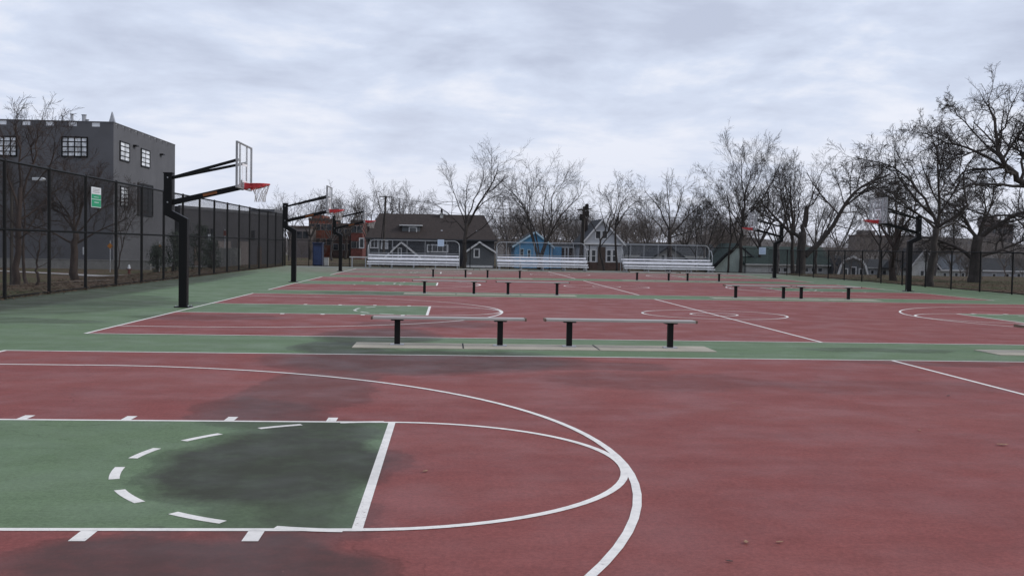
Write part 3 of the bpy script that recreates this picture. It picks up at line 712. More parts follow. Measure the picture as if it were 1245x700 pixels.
where = ['behind the leftmost hoop post, farthest left of the faint row', 'above the middle left hoop', 'between the two farther left hoops', 'above the farthest left hoop', 'left of the leaning wooden pole', 'over the left end of the long dark roof',
         'above the chimneyless middle of the long roof', 'over the long dark roof beside the tall vase shaped tree', 'between the vase shaped tree and the many stemmed tree', 'left of the dark utility pole', 'between the grey gabled house and the spreading tree',
         'right of the spreading tree', 'left of the upright narrow tree', 'right of the upright narrow tree', 'behind the old stubbed tree', 'under the huge reaching limb', 'left of the right hoop backboard', 'right behind the dark utility pole', 'behind the blue house roof',
         'behind the leaning dark oak', 'between the dark oak and the wide limbed tree', 'at the far end of the tall left fence']
order = sorted(range(len(far_labels)), key=lambda i: far_labels[i][0])
protos = [free_tree(200+i, 10, .17, (6, 6, 6, 5), None) for i in range(4)]
pme = []
for i, T in enumerate(protos):
    mt = M_BARKG if i % 2 else M_BARK
    o = T.build('bare_tree', 'x', 'tree', 'faint bare trees beyond the houses', (0, 0, 0), mt, M_BARKG)
    pme.append([o, False])
rng = random.Random(77)
for n, i in enumerate(order):
    u, v, Y = far_labels[i]; x, z = at(u, Y, v); b = gz(x, Y); s = (z-b)/10.2
    pr = pme[n % 4]; o = pr[0] if not pr[1] else copy_tree(pr[0]); pr[1] = True
    o.location = (x, Y, b); o.rotation_euler.z = rng.uniform(0, 6.28); o.scale = (s*rng.uniform(.85, 1.1), s*rng.uniform(.85, 1.1), s)
    o['label'] = 'faint distant bare tree ' + where[i]

# the far wood that reads as one brown mass
def join_copies(Ts, spots, name, mat):
    VS, FS = [], []; off = 0; base = []
    for T in Ts:
        v = np.array(T.A.v+T.B.v, dtype=np.float32); o = len(T.A.v)
        base.append((v, [f for f in T.A.f if len(f) == 4], [tuple(i+o for i in f) for f in T.B.f if len(f) == 4]))
    base = [(v, np.array(a+b, dtype=np.int32)) for v, a, b in base]
    for n, (x, y, z, sx, sz, rot) in enumerate(spots):
        v, f = base[n % len(base)]; c, s = math.cos(rot), math.sin(rot)
        w = np.empty_like(v); w[:, 0] = (v[:, 0]*c-v[:, 1]*s)*sx+x; w[:, 1] = (v[:, 0]*s+v[:, 1]*c)*sx+y; w[:, 2] = v[:, 2]*sz+z
        VS.append(w); FS.append(f+off); off += len(v)
    V = np.concatenate(VS); F = np.concatenate(FS)
    me = bpy.data.meshes.new(name); me.vertices.add(len(V)); me.vertices.foreach_set('co', V.ravel())
    me.loops.add(F.size); me.loops.foreach_set('vertex_index', F.ravel()); me.polygons.add(len(F))
    me.polygons.foreach_set('loop_start', np.arange(0, F.size, 4, dtype=np.int32)); me.update(calc_edges=True); me.materials.append(mat)
    o = bpy.data.objects.new(name, me); col.objects.link(o); return o
small = [free_tree(300+i, 10, .12, (5, 5, 5, 4), None, .14, (38, 42, 42, 40)) for i in range(4)]
rng = random.Random(9); spots = []
def skyline(u):
    pts = [(300, 290), (430, 282), (600, 262), (640, 252), (700, 256), (760, 262), (800, 254), (870, 262), (930, 268), (1000, 276), (1060, 274), (1150, 278), (1245, 286), (1500, 280)]
    for (a, b), (c, d) in zip(pts, pts[1:]):
        if a <= u <= c: return b+(d-b)*(u-a)/(c-a)
    return 285
for i in range(175):
    u = rng.uniform(300, 1400) if i % 3 else rng.uniform(590, 900); Y = rng.uniform(152, 230)
    x, z = at(u, Y, skyline(u)+rng.uniform(-4, 14)); b = gz(x, Y); s = max(.3, (z-b)/10)
    spots.append((x, Y, b, s*rng.uniform(1.0, 1.5), s, rng.uniform(0, 6.28)))
for i in range(26):
    u = rng.uniform(1000, 1290); Y = rng.uniform(98, 119); x, z = at(u, Y, skyline(u)+rng.uniform(4, 30)); b = gz(x, Y); s = max(.2, (z-b)/10)
    spots.append((x, Y, b, s*rng.uniform(1.0, 1.7), s, rng.uniform(0, 6.28)))
tag(join_copies(small, spots, 'distant_wood', plain('far twigs', (.125, .105, .094), .95, 0, .5, .5)), 'brown mass of leafless trees filling the gaps behind the houses', 'wood', None, 'stuff')
# a wooded rise behind everything, which closes the horizon
hm = MB(); NX = 60
for j, (yy, hh) in enumerate([(240, 0), (262, .45), (300, .8), (360, 1.0)]):
    for i in range(NX+1):
        x = -260+700*i/NX; h = 5.6+1.4*math.sin(i*.9)+1.1*math.sin(i*2.3+1)+.7*math.sin(i*5.1); h *= (1+max(0, (x-60))/700)
        hm.v.append((x, yy+6*math.sin(i*.7), -1.3+h*hh))
hm.f = [(j*(NX+1)+i, j*(NX+1)+i+1, (j+1)*(NX+1)+i+1, (j+1)*(NX+1)+i) for j in range(3) for i in range(NX)]
struct(hm, 'wooded_hill', plain('wooded hill', (.082, .070, .062), .95, 0, .4, .6))

# ------------------------------------------------------------------ buildings
def window(parent, u0, v0, u1, v1, Y, fw=.10, mull=(1, 1), frame=None, glass=None, y_off=0, name='window'):
    x0, z1 = at(u0, Y, v0); x1, z0 = at(u1, Y, v1)
    ox, oy, oz = parent.location
    f = MB(); yy = Y-oy-.05+y_off; x0 -= ox; x1 -= ox; z0 -= oz; z1 -= oz
    f.box(x0, x0+fw, yy, yy+.08, z0, z1); f.box(x1-fw, x1, yy, yy+.08, z0, z1); f.box(x0+fw, x1-fw, yy, yy+.08, z0, z0+fw); f.box(x0+fw, x1-fw, yy, yy+.08, z1-fw, z1)
    mw = fw*.5
    for i in range(1, mull[0]): xm = x0+(x1-x0)*i/mull[0]; f.box(xm-mw/2, xm+mw/2, yy+.01, yy+.07, z0+fw, z1-fw)
    for i in range(1, mull[1]): zm = z0+(z1-z0)*i/mull[1]; f.box(x0+fw, x1-fw, yy+.015, yy+.065, zm-mw/2, zm+mw/2)
    w = f.build(name, frame or M_TRIM, parent)
    MB().box(x0+fw*.5, x1-fw*.5, yy+.04, yy+.06, z0+fw*.5, z1-fw*.5).build('pane', glass or M_GLASS, w)
    return w
def gable_front(name, label, cat, u0, ua, u1, Y, v_eave, v_apex, depth, wall, roof, trim, over=.3, zb=None, group=None):
    """a house whose gable end faces the courts"""
    xa, za = at(ua, Y, v_apex); x0, z0 = at(u0, Y, v_eave); x1, z1 = at(u1, Y, v_eave); b = gz(xa, Y) if zb is None else zb
    if isinstance(v_eave, tuple): pass
    root = thing(name, label, cat, group, (xa, Y, b)); za -= b; ze = (z0+z1)/2-b; x0 -= xa; x1 -= xa
    MB().prism([(x0, -.3), (x1, -.3), (x1, ze), (0, za), (x0, ze)], 'y', 0, depth).build('wall', wall, root)
    sl = (za-ze)/(-x0); sr = (za-ze)/x1; t = .16
    L = MB().prism([(x0-over, ze-sl*over+.01), (0, za+.01), (0, za+t), (x0-over, ze-sl*over+t)], 'y', -over+.05, depth+over)
    L.prism([(x1+over, ze-sr*over+.01), (x1+over, ze-sr*over+t), (0.001, za+t), (0.001, za+.01)], 'y', -over+.05, depth+over)
    L.build('roof', roof, root)
    k = .24
    tr = MB().prism([(x0-over, ze-sl*over+t-k), (0, za+t-k), (0, za+t+.02), (x0-over, ze-sl*over+t+.02)], 'y', -over-.03, -over+.045)
    tr.prism([(x1+over, ze-sr*over+t-k), (x1+over, ze-sr*over+t+.02), (0.001, za+t+.02), (0.001, za+t-k)], 'y', -over-.03, -over+.045)
    tr.build('rake_trim', trim, root)
    return root
def side_gable(name, label, cat, u0, u1, Y, v_eave, v_ridge, depth, wall, roof, trim, hip=0, over=.35):
    um = (u0+u1)/2; x0, ze = at(u0, Y, v_eave); x1, _ = at(u1, Y, v_eave); b = gz(x0, Y); zr = at(um, Y+depth/2, v_ridge)[1]-b; ze = at(um, Y, v_eave)[1]-b; xc = (x0+x1)/2
    root = thing(name, label, cat, None, (xc, Y, b)); x0 -= xc; x1 -= xc
    MB().box(x0, x1, 0, depth, -.3, ze-.02).build('wall', wall, root)
    h = hip; m = MB(); a0 = x0-over; a1 = x1+over; y0 = -over; y1 = depth+over; t = .14
    low = [(a0, y0, ze-.02), (a1, y0, ze-.02), (a1, y1, ze-.02), (a0, y1, ze-.02)]
    m.add(low+[(p[0], p[1], ze+t) for p in low]+[(x0-over+h, depth/2, zr), (x1+over-h, depth/2, zr)],
          [(3,2,1,0),(0,1,5,4),(1,2,6,5),(2,3,7,6),(3,0,4,7),(4,5,9,8),(5,6,9),(6,7,8,9),(7,4,8)])
    m.build('roof', roof, root)
    MB().box(a0, a1, y0-.05, y0-.002, ze-.05, ze+.12).build('gutter', trim, root)
    return root
# long dark-roofed house
h1 = side_gable('long_house', 'long dark house with huge brown shingle roof behind the left bleacher', 'house', 447, 601, 138, 291.5, 260.5, 9, M_SIDING_DK, M_ROOFBR, M_SIDING_DK, hip=1.6)
for (a, b_, c, d, mu) in ((436.5, 289, 443, 302, (1, 1)), (450, 289, 460, 302, (2, 1)), (519, 297, 545, 307, (4, 1)), (478, 300, 487, 318, (1, 2))):
    window(h1, a, b_, c, d, 138, .14, mu, glass=M_GLASS)
window(h1, 463, 291, 472, 303, 138, .2, (1, 1), glass=M_PANE)
def sub(parent, mb, name, mat): return mb.build(name, mat, parent)
# dormer
dx0, dz0 = at(489, 140.0, 285); dx1, dz1 = at(511, 140.0, 275)
ox, oy, oz = h1.location
dm = MB().box(dx0-ox, dx1-ox, 1.0, 4.4, dz0-oz-.7, dz1-oz).build('dormer', M_SIDING_G, h1)
MB().box(dx0-ox-.35, dx1-ox+.3, .65, 4.6, dz1-oz, dz1-oz+.14).build('dormer_roof', M_TRIM, dm)
wx0, wz0 = at(498, 139, 284); wx1, wz1 = at(506, 139, 277)
wn = MB(); q = (wx0-ox, wx1-ox, wz0-oz, wz1-oz); wn.box(q[0]-.12, q[0], .9, .99, q[2]-.1, q[3]+.1); wn.box(q[1], q[1]+.12, .9, .99, q[2]-.1, q[3]+.1); wn.box(q[0], q[1], .9, .99, q[3], q[3]+.1); wn.box(q[0], q[1], .9, .99, q[2]-.1, q[2])
wn = wn.build('dormer_window', M_TRIM, dm); MB().box(q[0], q[1], .95, .985, q[2], q[3]).build('pane', M_GLASS, wn)
cx_, cz_ = at(537, 142, 262)
ch = MB().box(cx_-ox-.22, cx_-ox+.22, 3.8, 4.3, cz_-oz-.7, cz_-oz+.35).build('chimney', M_CREAM, h1)
MB().box(cx_-ox-.14, cx_-ox+.14, 3.9, 4.2, cz_-oz+.352, cz_-oz+.9).build('chimney_pot', M_BLACK, ch)
for vu, vv in ((537, 281), (580, 281.5)):
    vx, vz = at(vu, 139.3, vv); MB().box(vx-ox-.12, vx-ox+.12, 1.2, 1.7, vz-oz-.3, vz-oz+.14).build('roof_vent', M_SIGNW, h1)
g0 = gable_front('cross_gable_porch', 'small charcoal gable with broad pale trim at the left end of the long house', 'house', 471, 488, 508, 134.5, 311, 295, 3.0, M_SIDING_DK, M_ROOFDK, M_TRIM, .45)
window(g0, 483.5, 301, 488.5, 317, 134.5, .14, (1, 1), glass=M_GLASS)
# grey shingled garage
g1 = gable_front('grey_garage', 'small grey shingled garage gable with one white window between two bleachers', 'garage', 567.5, 583, 601, 132, 306, 295, 6, M_SIDING_G, M_ROOFDK, M_TRIM, .3)
window(g1, 575.8, 302, 583.3, 313.5, 132, .16, (1, 1))
MB().box(-1.6, 1.7, -.06, -.01, .05, .32).build('sill_board', M_TRIM, g1)
# blue house
g2 = gable_front('blue_house', 'bright blue gabled house behind the middle bleacher', 'house', 626, 651, 671, 136, 299, 282.5, 9, M_BLUE, M_ROOFDK, M_BLUEL, .35)
window(g2, 641, 303, 645.5, 314, 136, .10, (1, 2), M_BLUEL); window(g2, 632, 302, 637, 312, 136, .08, (1, 2), M_BLUEL)
x0b, zt = at(672, 137, 300); x1b, _ = at(683, 137, 300)
MB().box(x0b-g2.location[0], x1b-g2.location[0], 1.2, 8, -.3, zt-g2.location[2]).build('side_wing', M_BLUE, g2)
g3 = side_gable('brown_shed', 'low brown building with pale porch posts between the blue house and the utility pole', 'shed', 676, 708, 142, 301, 297, 6, M_BRICKB, M_ROOFDK, M_CREAM)
for u in (687, 691, 699, 704): 
    x, z = at(u, 141.2, 301); MB().box(x-g3.location[0]-.08, x-g3.location[0]+.08, -.9, -.74, -.2, z-g3.location[2]-.05).build('porch_post', M_TRIM, g3)
# pale grey gabled house
h4 = gable_front('grey_gabled_house', 'pale grey gabled house with paired white windows right of the utility pole', 'house', 709, 732.5, 757, 134, 295, 267.5, 10, M_SIDING_L, M_ROOFDK, M_TRIM, .4)
window(h4, 723.5, 280, 731, 291, 134, .12, (1, 1)); window(h4, 731.5, 280, 739, 291, 134, .12, (1, 1))
window(h4, 711.5, 303, 718, 319, 134, .14, (1, 2)); window(h4, 718.5, 303, 725, 319, 134, .14, (1, 2)); window(h4, 737, 303, 743.5, 319, 134, .14, (1, 2)); window(h4, 744, 303, 751, 319, 134, .14, (1, 2))
x0, z0 = at(727, 134, 300); x1, z1 = at(735.5, 134, 331); ox, oy, oz = h4.location
MB().box(x0-ox, x1-ox, -.08, -.01, .0, z0-oz).build('door', M_DOOR, h4)
a0 = at(709, 134)[0]-ox; a1 = at(757, 134)[0]-ox
MB().box(a0-.02, x0-ox-.01, -.06, -.005, -.3, .95).build('brown_skirting', M_BRICKB, h4); MB().box(x1-ox+.01, a1+.02, -.06, -.005, -.3, .95).build('brown_skirting', M_BRICKB, h4)
MB().box(a0-.1, a1+.1, -.18, -.002, at(732, 134, 297.5)[1]-oz, at(732, 134, 295.5)[1]-oz).build('belt_trim', M_TRIM, h4)
MB().box(-1.7, -1.1, 6, 6.6, 5, at(722, 137, 264)[1]-oz).build('chimney', M_ROOFBR, h4)
# black gable house and its neighbours behind the right bleacher
h5b = side_gable('slate_roofed_house', 'low house with wide slate roof behind the right bleacher', 'house', 762, 872, 146, 312, 296.5, 9, M_CREAM, M_ROOFDK, M_CREAM)
h5 = gable_front('black_gabled_house', 'black roofed white gable rising over the right bleacher', 'house', 788, 812, 836, 136, 317, 300, 8, M_CREAM, M_ROOFDK, M_ROOFDK, .9)
window(h5, 803, 309, 809, 318, 136, .14); window(h5, 812, 309, 819, 318, 136, .14)
# pale green house with a stair
h6 = gable_front('pale_green_house', 'pale green gable wall under a dark roof right of the right bleacher', 'house', 868, 896, 930, 130, 326, 297, 8, M_PALEGN, M_ROOFGN, M_ROOFDK, .4)
st = MB(); ox, oy, oz = h6.location
xa, za = at(866, 128.5, 325); xb, zb_ = at(889, 128.5, 304)
st.bar((xa-ox, -1.3, za-oz), (xb-ox, -1.3, zb_-oz), .10, .22); st.bar((xa-ox, -2.0, za-oz), (xb-ox, -2.0, zb_-oz), .10, .22)
for k in range(9):
    t = (k+.5)/9; x = xa-ox+(xb-xa)*t; z = za-oz+(zb_-za)*t; st.box(x-.13, x+.13, -1.95, -1.35, z, z+.05)
st.build('outside_stair', M_BLACK, h6)
h7 = side_gable('green_roofed_hall', 'long low white building under a dark green roof behind the farther right hoop', 'building', 908, 1014, 128, 322.5, 300, 11, M_CREAM, M_ROOFGN, M_CREAM)
for (a, b_) in ((937, 942), (945, 949), (952, 957), (978, 983), (986, 990), (994, 1000)): window(h7, a, 325, b_, 331, 128, .08)
# gambrel-fronted house
xg, zg = at(1037, 125, 311); bg_ = gz(xg, 125); h8 = thing('gambrel_house', 'white gambrel fronted house seen through the right fence', 'house', None, (xg, 125, bg_)); sc8 = 125/FPX
prof = [(-20.5, 0), (20.5, 0), (16, 14), (11, 20), (0, 24), (-11, 20), (-16, 14)]
base_z = at(1037, 125, 337)[1]-bg_
prof = [(a*sc8*.95, b*sc8*1.06+base_z) for a, b in prof]
MB().prism(prof, 'y', 0, 8).build('wall', M_SIDING_G, h8)
tr = MB(); pr2 = [prof[0]]+prof[:1:-1]+[prof[1]]
pr2 = [prof[0], prof[6], prof[5], prof[4], prof[3], prof[2], prof[1]]
for i, (a, b) in enumerate(zip(pr2, pr2[1:])): tr.bar((a[0], -.16-.012*i, a[1]), (b[0], -.16-.012*i, b[1]), .20, .24)
tr.build('gable_trim', M_TRIM, h8)
rf = MB()
for i, (a, b) in enumerate(zip(pr2, pr2[1:])):
    n_ = Vector((-(b[1]-a[1]), 0, b[0]-a[0])).normalized()*.14
    rf.add([(a[0], 0.01, a[1]), (b[0], 0.01, b[1]), (b[0], 8.3, b[1]), (a[0], 8.3, a[1]), (a[0]+n_.x, .01, a[1]+n_.z), (b[0]+n_.x, .01, b[1]+n_.z), (b[0]+n_.x, 8.3, b[1]+n_.z), (a[0]+n_.x, 8.3, a[1]+n_.z)],
           [(3,2,1,0),(4,5,6,7),(0,1,5,4),(1,2,6,5),(2,3,7,6),(3,0,4,7)])
rf.build('roof', M_ROOFDK, h8)
for (a, b_, c, d) in ((1026, 326, 1031, 336), (1034, 324, 1041, 337), (1044, 326, 1049, 336)): window(h8, a, b_, c, d, 125, .12)
h9 = side_gable('low_grey_house', 'low grey roofed house between the gambrel house and the right hoop', 'house', 1052, 1092, 130, 326, 315, 7, M_SIDING_L, M_ROOFDK, M_CREAM)
window(h9, 1058, 328, 1063, 334, 130, .1); window(h9, 1072, 328, 1078, 334, 130, .1)
h10 = gable_front('white_gable_house', 'white gabled house partly behind the leaning oak trunk', 'house', 1107, 1124, 1140, 122, 324, 303, 7, M_CREAM, M_ROOFDK, M_TRIM, .35)
window(h10, 1118, 328, 1124, 336, 122, .12); window(h10, 1128, 314, 1132, 322, 122, .1)
h11 = side_gable('blue_grey_house', 'blue grey roofed house with pale wall between the two big right trees', 'house', 1136, 1182, 124, 329, 309, 8, M_CREAM, plain('blue grey roof', (.075, .085, .10), .9, 0, .25, 3), M_TRIM)
for a in (1146, 1160, 1168): window(h11, a, 331, a+5, 338, 124, .1)
h12 = side_gable('far_right_house', 'grey roofed house with a pale wall at the far right beyond the wide limbed tree', 'house', 1196, 1262, 132, 330, 314, 9, M_SIDING_L, M_ROOFDK, M_TRIM)
for a in (1206, 1222, 1236): window(h12, a, 332, a+5, 338, 132, .1)
# distant apartment blocks
def block(name, label, u0, u1, v0, Y, mat, depth=14, rows=4, cols=4, steps=()):
    x0, z1 = at(u0, Y, v0); x1, _ = at(u1, Y, v0); b = gz(x0, Y); xc = (x0+x1)/2
    root = thing(name, label, 'apartment block', None, (xc, Y, b))
    m = MB().box(x0-xc, x1-xc, 0, depth, -.5, z1-b)
    m.build('wall', mat, root)
    for (ua, ub, vv) in steps:
        xa, za = at(ua, Y, vv); xb, _ = at(ub, Y, vv); MB().box(xa-xc, xb-xc, 1, depth-1, z1-b+.003, za-b).build('penthouse', mat, root)
    W = (x1-x0); H = z1-b
    for r in range(rows):
        for c in range(cols):
            wx = x0-xc+W*(c+.5)/cols; wz = H-1.6-r*2.9
            if wz < 1.5: continue
            w = MB().box(wx-.5, wx+.5, -.06, .02, wz-.65, wz+.65).build('window', M_CREAM if 'red' in label else M_ROOFDK, root); MB().box(wx-.46, wx+.46, -.08, -.061, wz-.6, wz+.6).build('pane', M_GLASS, w)
    MB().box(x0-xc-.15, x1-xc+.15, -.15, depth+.1, z1-b-.28, z1-b+.12).build('parapet', M_BRICKB, root)
    return root
block('red_brick_block', 'orange red brick apartment block seen between the two nearer left hoops', 376, 404, 266, 210, plain('orange brick', (.24, .075, .045), .9, 0, .3, 1.5), rows=4, cols=4, steps=((378, 392, 261),))
block('grey_flat_block', 'dull olive grey block left of the orange brick apartments', 352, 376, 275, 200, M_TOWER, rows=2, cols=3)
block('dark_red_block', 'dark red brick block behind the farthest left hoop', 427, 441, 268, 195, M_BRICK, rows=4, cols=2)
block('white_block', 'off white block just left of the long dark roof', 441, 457, 269, 205, M_CREAM, rows=4, cols=3)
block('brown_flats', 'brown flats left of the dark red block', 405, 426, 272, 205, M_BRICKB, rows=3, cols=3)
block('stepped_tower', 'dark stepped tower block above the trees at far right', 1200, 1232, 274, 300, M_TOWER, depth=5, rows=3, cols=5, steps=((1197, 1215, 263), (1216, 1228, 267)))
block('wide_dark_block', 'wide dark brick block on the horizon left of the right hoop', 1040, 1098, 286, 290, M_TOWER, depth=5, rows=2, cols=7, steps=((1048, 1066, 280),))

# ---- big dark grey building at left
XA, YA, YB = -29.08, 92.37, 112.6
ZT = 11.81; ZB = gz(XA, YA)
ind = thing('industrial_building', 'big dark grey flat roofed building with gridded windows at far left', 'building', None, (XA, YA, ZB))
Hh = ZT-ZB
def px_front(u, v): x, z = at(u, YA, v); return x-XA, z-ZB
def px_side(u, v):
    d = _f*FPX + CR*(u-622.5) - CU*(v-350); t = (XA+.3)/d.x; return d.y*t-YA, EYE+d.z*t-ZB
# main body, topped by a parapet band pierced by openings: piers and coping leave gaps, closed by added fill, white to look bright
zs0 = px_front(70, 153)[1]; zs1 = px_front(70, 147.9)[1]
MB().box(-60, 0, 0, YB-YA, -.5, zs0).build('wall', M_INDUS, ind)
slots_f = []; 
for uc in (3, 32, 60.5, 88.5, 116.5): a = px_front(uc-5, 150)[0]; b = px_front(uc+5, 150)[0]; slots_f.append((a, b))
d_ = slots_f[0][0]-slots_f[1][0]; k = 1
while slots_f[0][0]+d_ > -58: slots_f.insert(0, (slots_f[0][0]+d_, slots_f[0][1]+d_))
par = MB(); xprev = -60
for a, b in slots_f: par.box(xprev, a, 0, .35, zs0+.002, zs1); xprev = b
par.box(xprev, 0, 0, .35, zs0+.002, zs1)
yprev = .35
slots_s = [px_side(uc, 158)[0] for uc in (146, 154.5, 162, 170, 178, 186, 193, 200, 207)]
for yc in slots_s: par.box(-.35, 0, yprev, yc-.38, zs0+.002, zs1); yprev = yc+.38
par.box(-.35, 0, yprev, YB-YA, zs0+.002, zs1)
par.box(-60, .02, -.02, .37, zs1+.002, Hh); par.box(-.37, .02, .372, YB-YA+.02, zs1+.002, Hh)
par.build('parapet', M_INDUS, ind)
for a, b in slots_f: MB().box(a+.002, b-.002, .06, .12, zs0+.004, zs1-.002).build('added_slot_fill', M_PANEL, ind)
for yc in slots_s: MB().box(-.12, -.05, yc-.378, yc+.378, zs0+.3, zs1-.002).build('added_slot_fill', M_PANEL, ind); MB().box(-.2, -.03, yc-.378, yc+.378, zs0+.003, zs0+.298).build('added_slot_fill', M_INDUS, ind)
def grid_win(kind, u0, v0, u1, v1, nx_, nz_, glass=M_PANE):
    if kind == 'f': (a, zt_), (b, zb2) = px_front(u0, v0), px_front(u1, v1)
    else: (a, zt_), (b, zb2) = px_side(u0, v0), px_side(u1, v1)
    f = MB(); fw = .11
    def bx(p, q, c, d, dep):
        if kind == 'f': f.box(p, q, -dep, .02, c, d)
        else: f.box(-.02, dep, p, q, c, d)
    bx(a, a+fw, zb2, zt_, .10); bx(b-fw, b, zb2, zt_, .10); bx(a+fw, b-fw, zb2, zb2+fw, .10); bx(a+fw, b-fw, zt_-fw, zt_, .10)
    for i in range(1, nx_): t = a+(b-a)*i/nx_; bx(t-.045, t+.045, zb2+fw, zt_-fw, .08)
    for i in range(1, nz_): t = zb2+(zt_-zb2)*i/nz_; bx(a+fw, b-fw, t-.045, t+.045, .07)
    w = f.build('window', M_BLACK, ind); g2_ = MB()
    if kind == 'f': g2_.box(a+.05, b-.05, -.05, -.01, zb2+.05, zt_-.05)
    else: g2_.box(.01, .05, a+.05, b-.05, zb2+.05, zt_-.05)
    g2_.build('pane', glass, w)
grid_win('f', 75, 166, 107, 191.5, 4, 4); grid_win('f', -11, 165, 21, 190.5, 4, 4)
grid_win('s', 149.5, 171, 161, 198, 2, 4); grid_win('s', 175, 180, 185.5, 205, 2, 4)
grid_win('s', 150, 226, 159.5, 252, 2, 5, M_PANE); grid_win('s', 171, 222, 189, 264, 3, 5, M_DARKPANE)
# vents on the roof
for u, v, w in ((67, 133, .2), (82.5, 134, .28), (87, 140, .16), (55, 135, .12)):
    x, z = px_front(u, v); MB().tube([(x, 4, Hh-1), (x, 4, z+.0), (x, 4, z+.1)], [w*.7, w*.7, w*.9], 8).build('roof_pipe', M_GALV, ind)
fx = px_side(140.5, 140)
MB().prism([(-.5, Hh+.003), (.0, Hh+.003), (-.25, Hh+.9)], 'y', .3, .6).build('roof_finial', M_GALV, ind)
for u, v in ((167, 177.5), (199, 188)):
    yy, zz = px_side(u, v); MB().box(0, .35, yy-.35, yy+.35, zz-.06, zz+.06).build('wall_lamp', M_BLACK, ind)
# low warehouse further back
wh = thing('warehouse', 'long low charcoal warehouse beyond the tall fence behind the nearest hoop', 'building', None, (-28.6, 112.9, gz(-28, 110)))
zt = 5.36-gz(-28, 110); ang = math.atan2(138.46-112.9, -21.99+28.6)
wl = math.hypot(138.46-112.9, 6.61)
MB().box(0, wl, .0, 16, -.5, zt).build('wall', M_INDUS2, wh); MB().box(-.06, wl+.06, -.08, .2, zt-.25, zt+.08).build('coping', M_INDUS, wh)
for i, (a, w_, h_) in enumerate([(3.0, 1.2, 2.2), (8.5, 3.2, 2.8), (13.5, 3.2, 2.8), (19, 1.2, 2.2)]):
    MB().box(a, a+w_, -.07, -.01, -.2, h_).build('door', [M_DOOR, M_TOWER, M_TOWER, M_DOOR][i], wh)
for a in (5.5, 6.8, 17.3): w = MB().box(a, a+.9, -.07, -.01, 3.0, 4.2).build('window', M_BLACK, wh); MB().box(a+.08, a+.82, -.09, -.071, 3.08, 4.12).build('pane', M_GLASS, w)
wh.rotation_euler.z = ang
wx = at(262, 118)[0]
b2 = thing('grey_annex', 'taller dark annex at the end of the low warehouse', 'building', None, (at(305, 142)[0], 142, -1.05))
aw = at(333, 142)[0]-at(305, 142)[0]; ah = at(318, 142, 255)[1]+1.05
MB().box(0, aw, 0, 8, -.3, ah).build('wall', M_INDUS2, b2); MB().box(-.05, aw+.05, -.05, 8.05, ah-.3, ah+.1).build('coping', M_INDUS, b2)
for i in range(4):
    for j in range(2):
        x = aw*(i+.3)/4; w = MB().box(x, x+.6, -.06, -.005, 2.2+j*2, 3.2+j*2).build('window', M_BLACK, b2); MB().box(x+.06, x+.54, -.075, -.061, 2.26+j*2, 3.14+j*2).build('pane', M_GLASS, w)

# concrete retaining wall, path, verge
rw = thing('retaining_wall', 'low pale concrete wall at the foot of the dark grey building', 'wall', None, (-60, 88.6, -.82))
xr = at(183, 88.6)[0]+60
MB().box(0, xr, 0, .35, -.3, .74).build('wall', M_WALLC, rw); MB().box(-.02, xr+.03, -.03, .38, .742, .80).build('coping', M_WALLC, rw)
rw2 = thing('panel_wall', 'grey panelled concrete wall by the warehouse seen through the tall fence', 'wall', None, (at(264, 84)[0], 84, -.9))
pw2 = at(292, 84)[0]-at(264, 84)[0]
MB().box(0, pw2, 0, .25, -.2, 2.05).build('wall', M_WALLC, rw2)
for i in range(5): MB().box(pw2*i/5-.05, pw2*i/5+.05, -.05, -.003, -.2, 2.1).build('pilaster', M_WALLC, rw2)
def drape(name, pts, w, mat, dz=.03):
    m = MB(); V = [Vector((*p, 0)) for p in pts]; out = []
    for a, b in zip(V, V[1:]):
        n = max(1, int((b-a).length/1.5)); out += [a+(b-a)*k/n for k in range(n)]
    out.append(V[-1])
    for i, p in enumerate(out):
        t = (out[min(i+1, len(out)-1)]-out[max(i-1, 0)]).normalized(); nn = Vector((-t.y, t.x, 0))*w/2
        for q in (p+nn, p-nn): m.v.append((q.x, q.y, gz(q.x, q.y)+dz))
    m.f = [(2*i, 2*i+1, 2*i+3, 2*i+2) for i in range(len(out)-1)]
    return struct(m, name, mat)
drape('path', [(-62, 86), (-38, 82.5), (-25, 73), (-20, 66)], 1.5, M_WALK, .045)
drape('path', [(-60, 46), (-30, 43.8), (-13.5, 42.5)], .55, concrete('old kerb', (.24, .20, .165)), .06)
drape('road', [(-150, 116), (200, 116)], 7.5, M_ASPH, .05)
drape('sidewalk', [(-150, 111), (200, 111)], 1.6, M_WALK, .10)

# leaf litter along the left fence foot and under the right trees
lt = MB(); rr = random.Random(3)
def leafq(x, y, z, s):
    a = rr.uniform(0, 6.28); t = rr.uniform(-.5, .5); c, s2 = math.cos(a)*s, math.sin(a)*s
    lt.add([(x-c, y-s2, z), (x+s2*.6, y-c*.6, z+abs(t)*s), (x+c, y+s2, z+.2*s), (x-s2*.6, y+c*.6, z+.3*s)], [(0,1,2,3)])
for i in range(9000):
    y = rr.uniform(20, 74); x = -11.85+rr.gauss(0, .16); leafq(x, y, .008+max(0, rr.gauss(.01, .025)), rr.uniform(.02, .05))
for i in range(14000):
    y = rr.uniform(24, 80); x = -12.1-abs(rr.gauss(0, 7)); leafq(x, y, gz(x, y)+.02, rr.uniform(.03, .07))
for i in range(9000):
    y = rr.uniform(30, 80); x = 23.8+abs(rr.gauss(0, 9)); leafq(x, y, gz(x, y)+.02, rr.uniform(.03, .07))
tag(lt.build('leaf_litter', M_LITTER), 'brown fallen leaves strewn along the fence feet and under the trees', 'leaf litter', None, 'stuff')
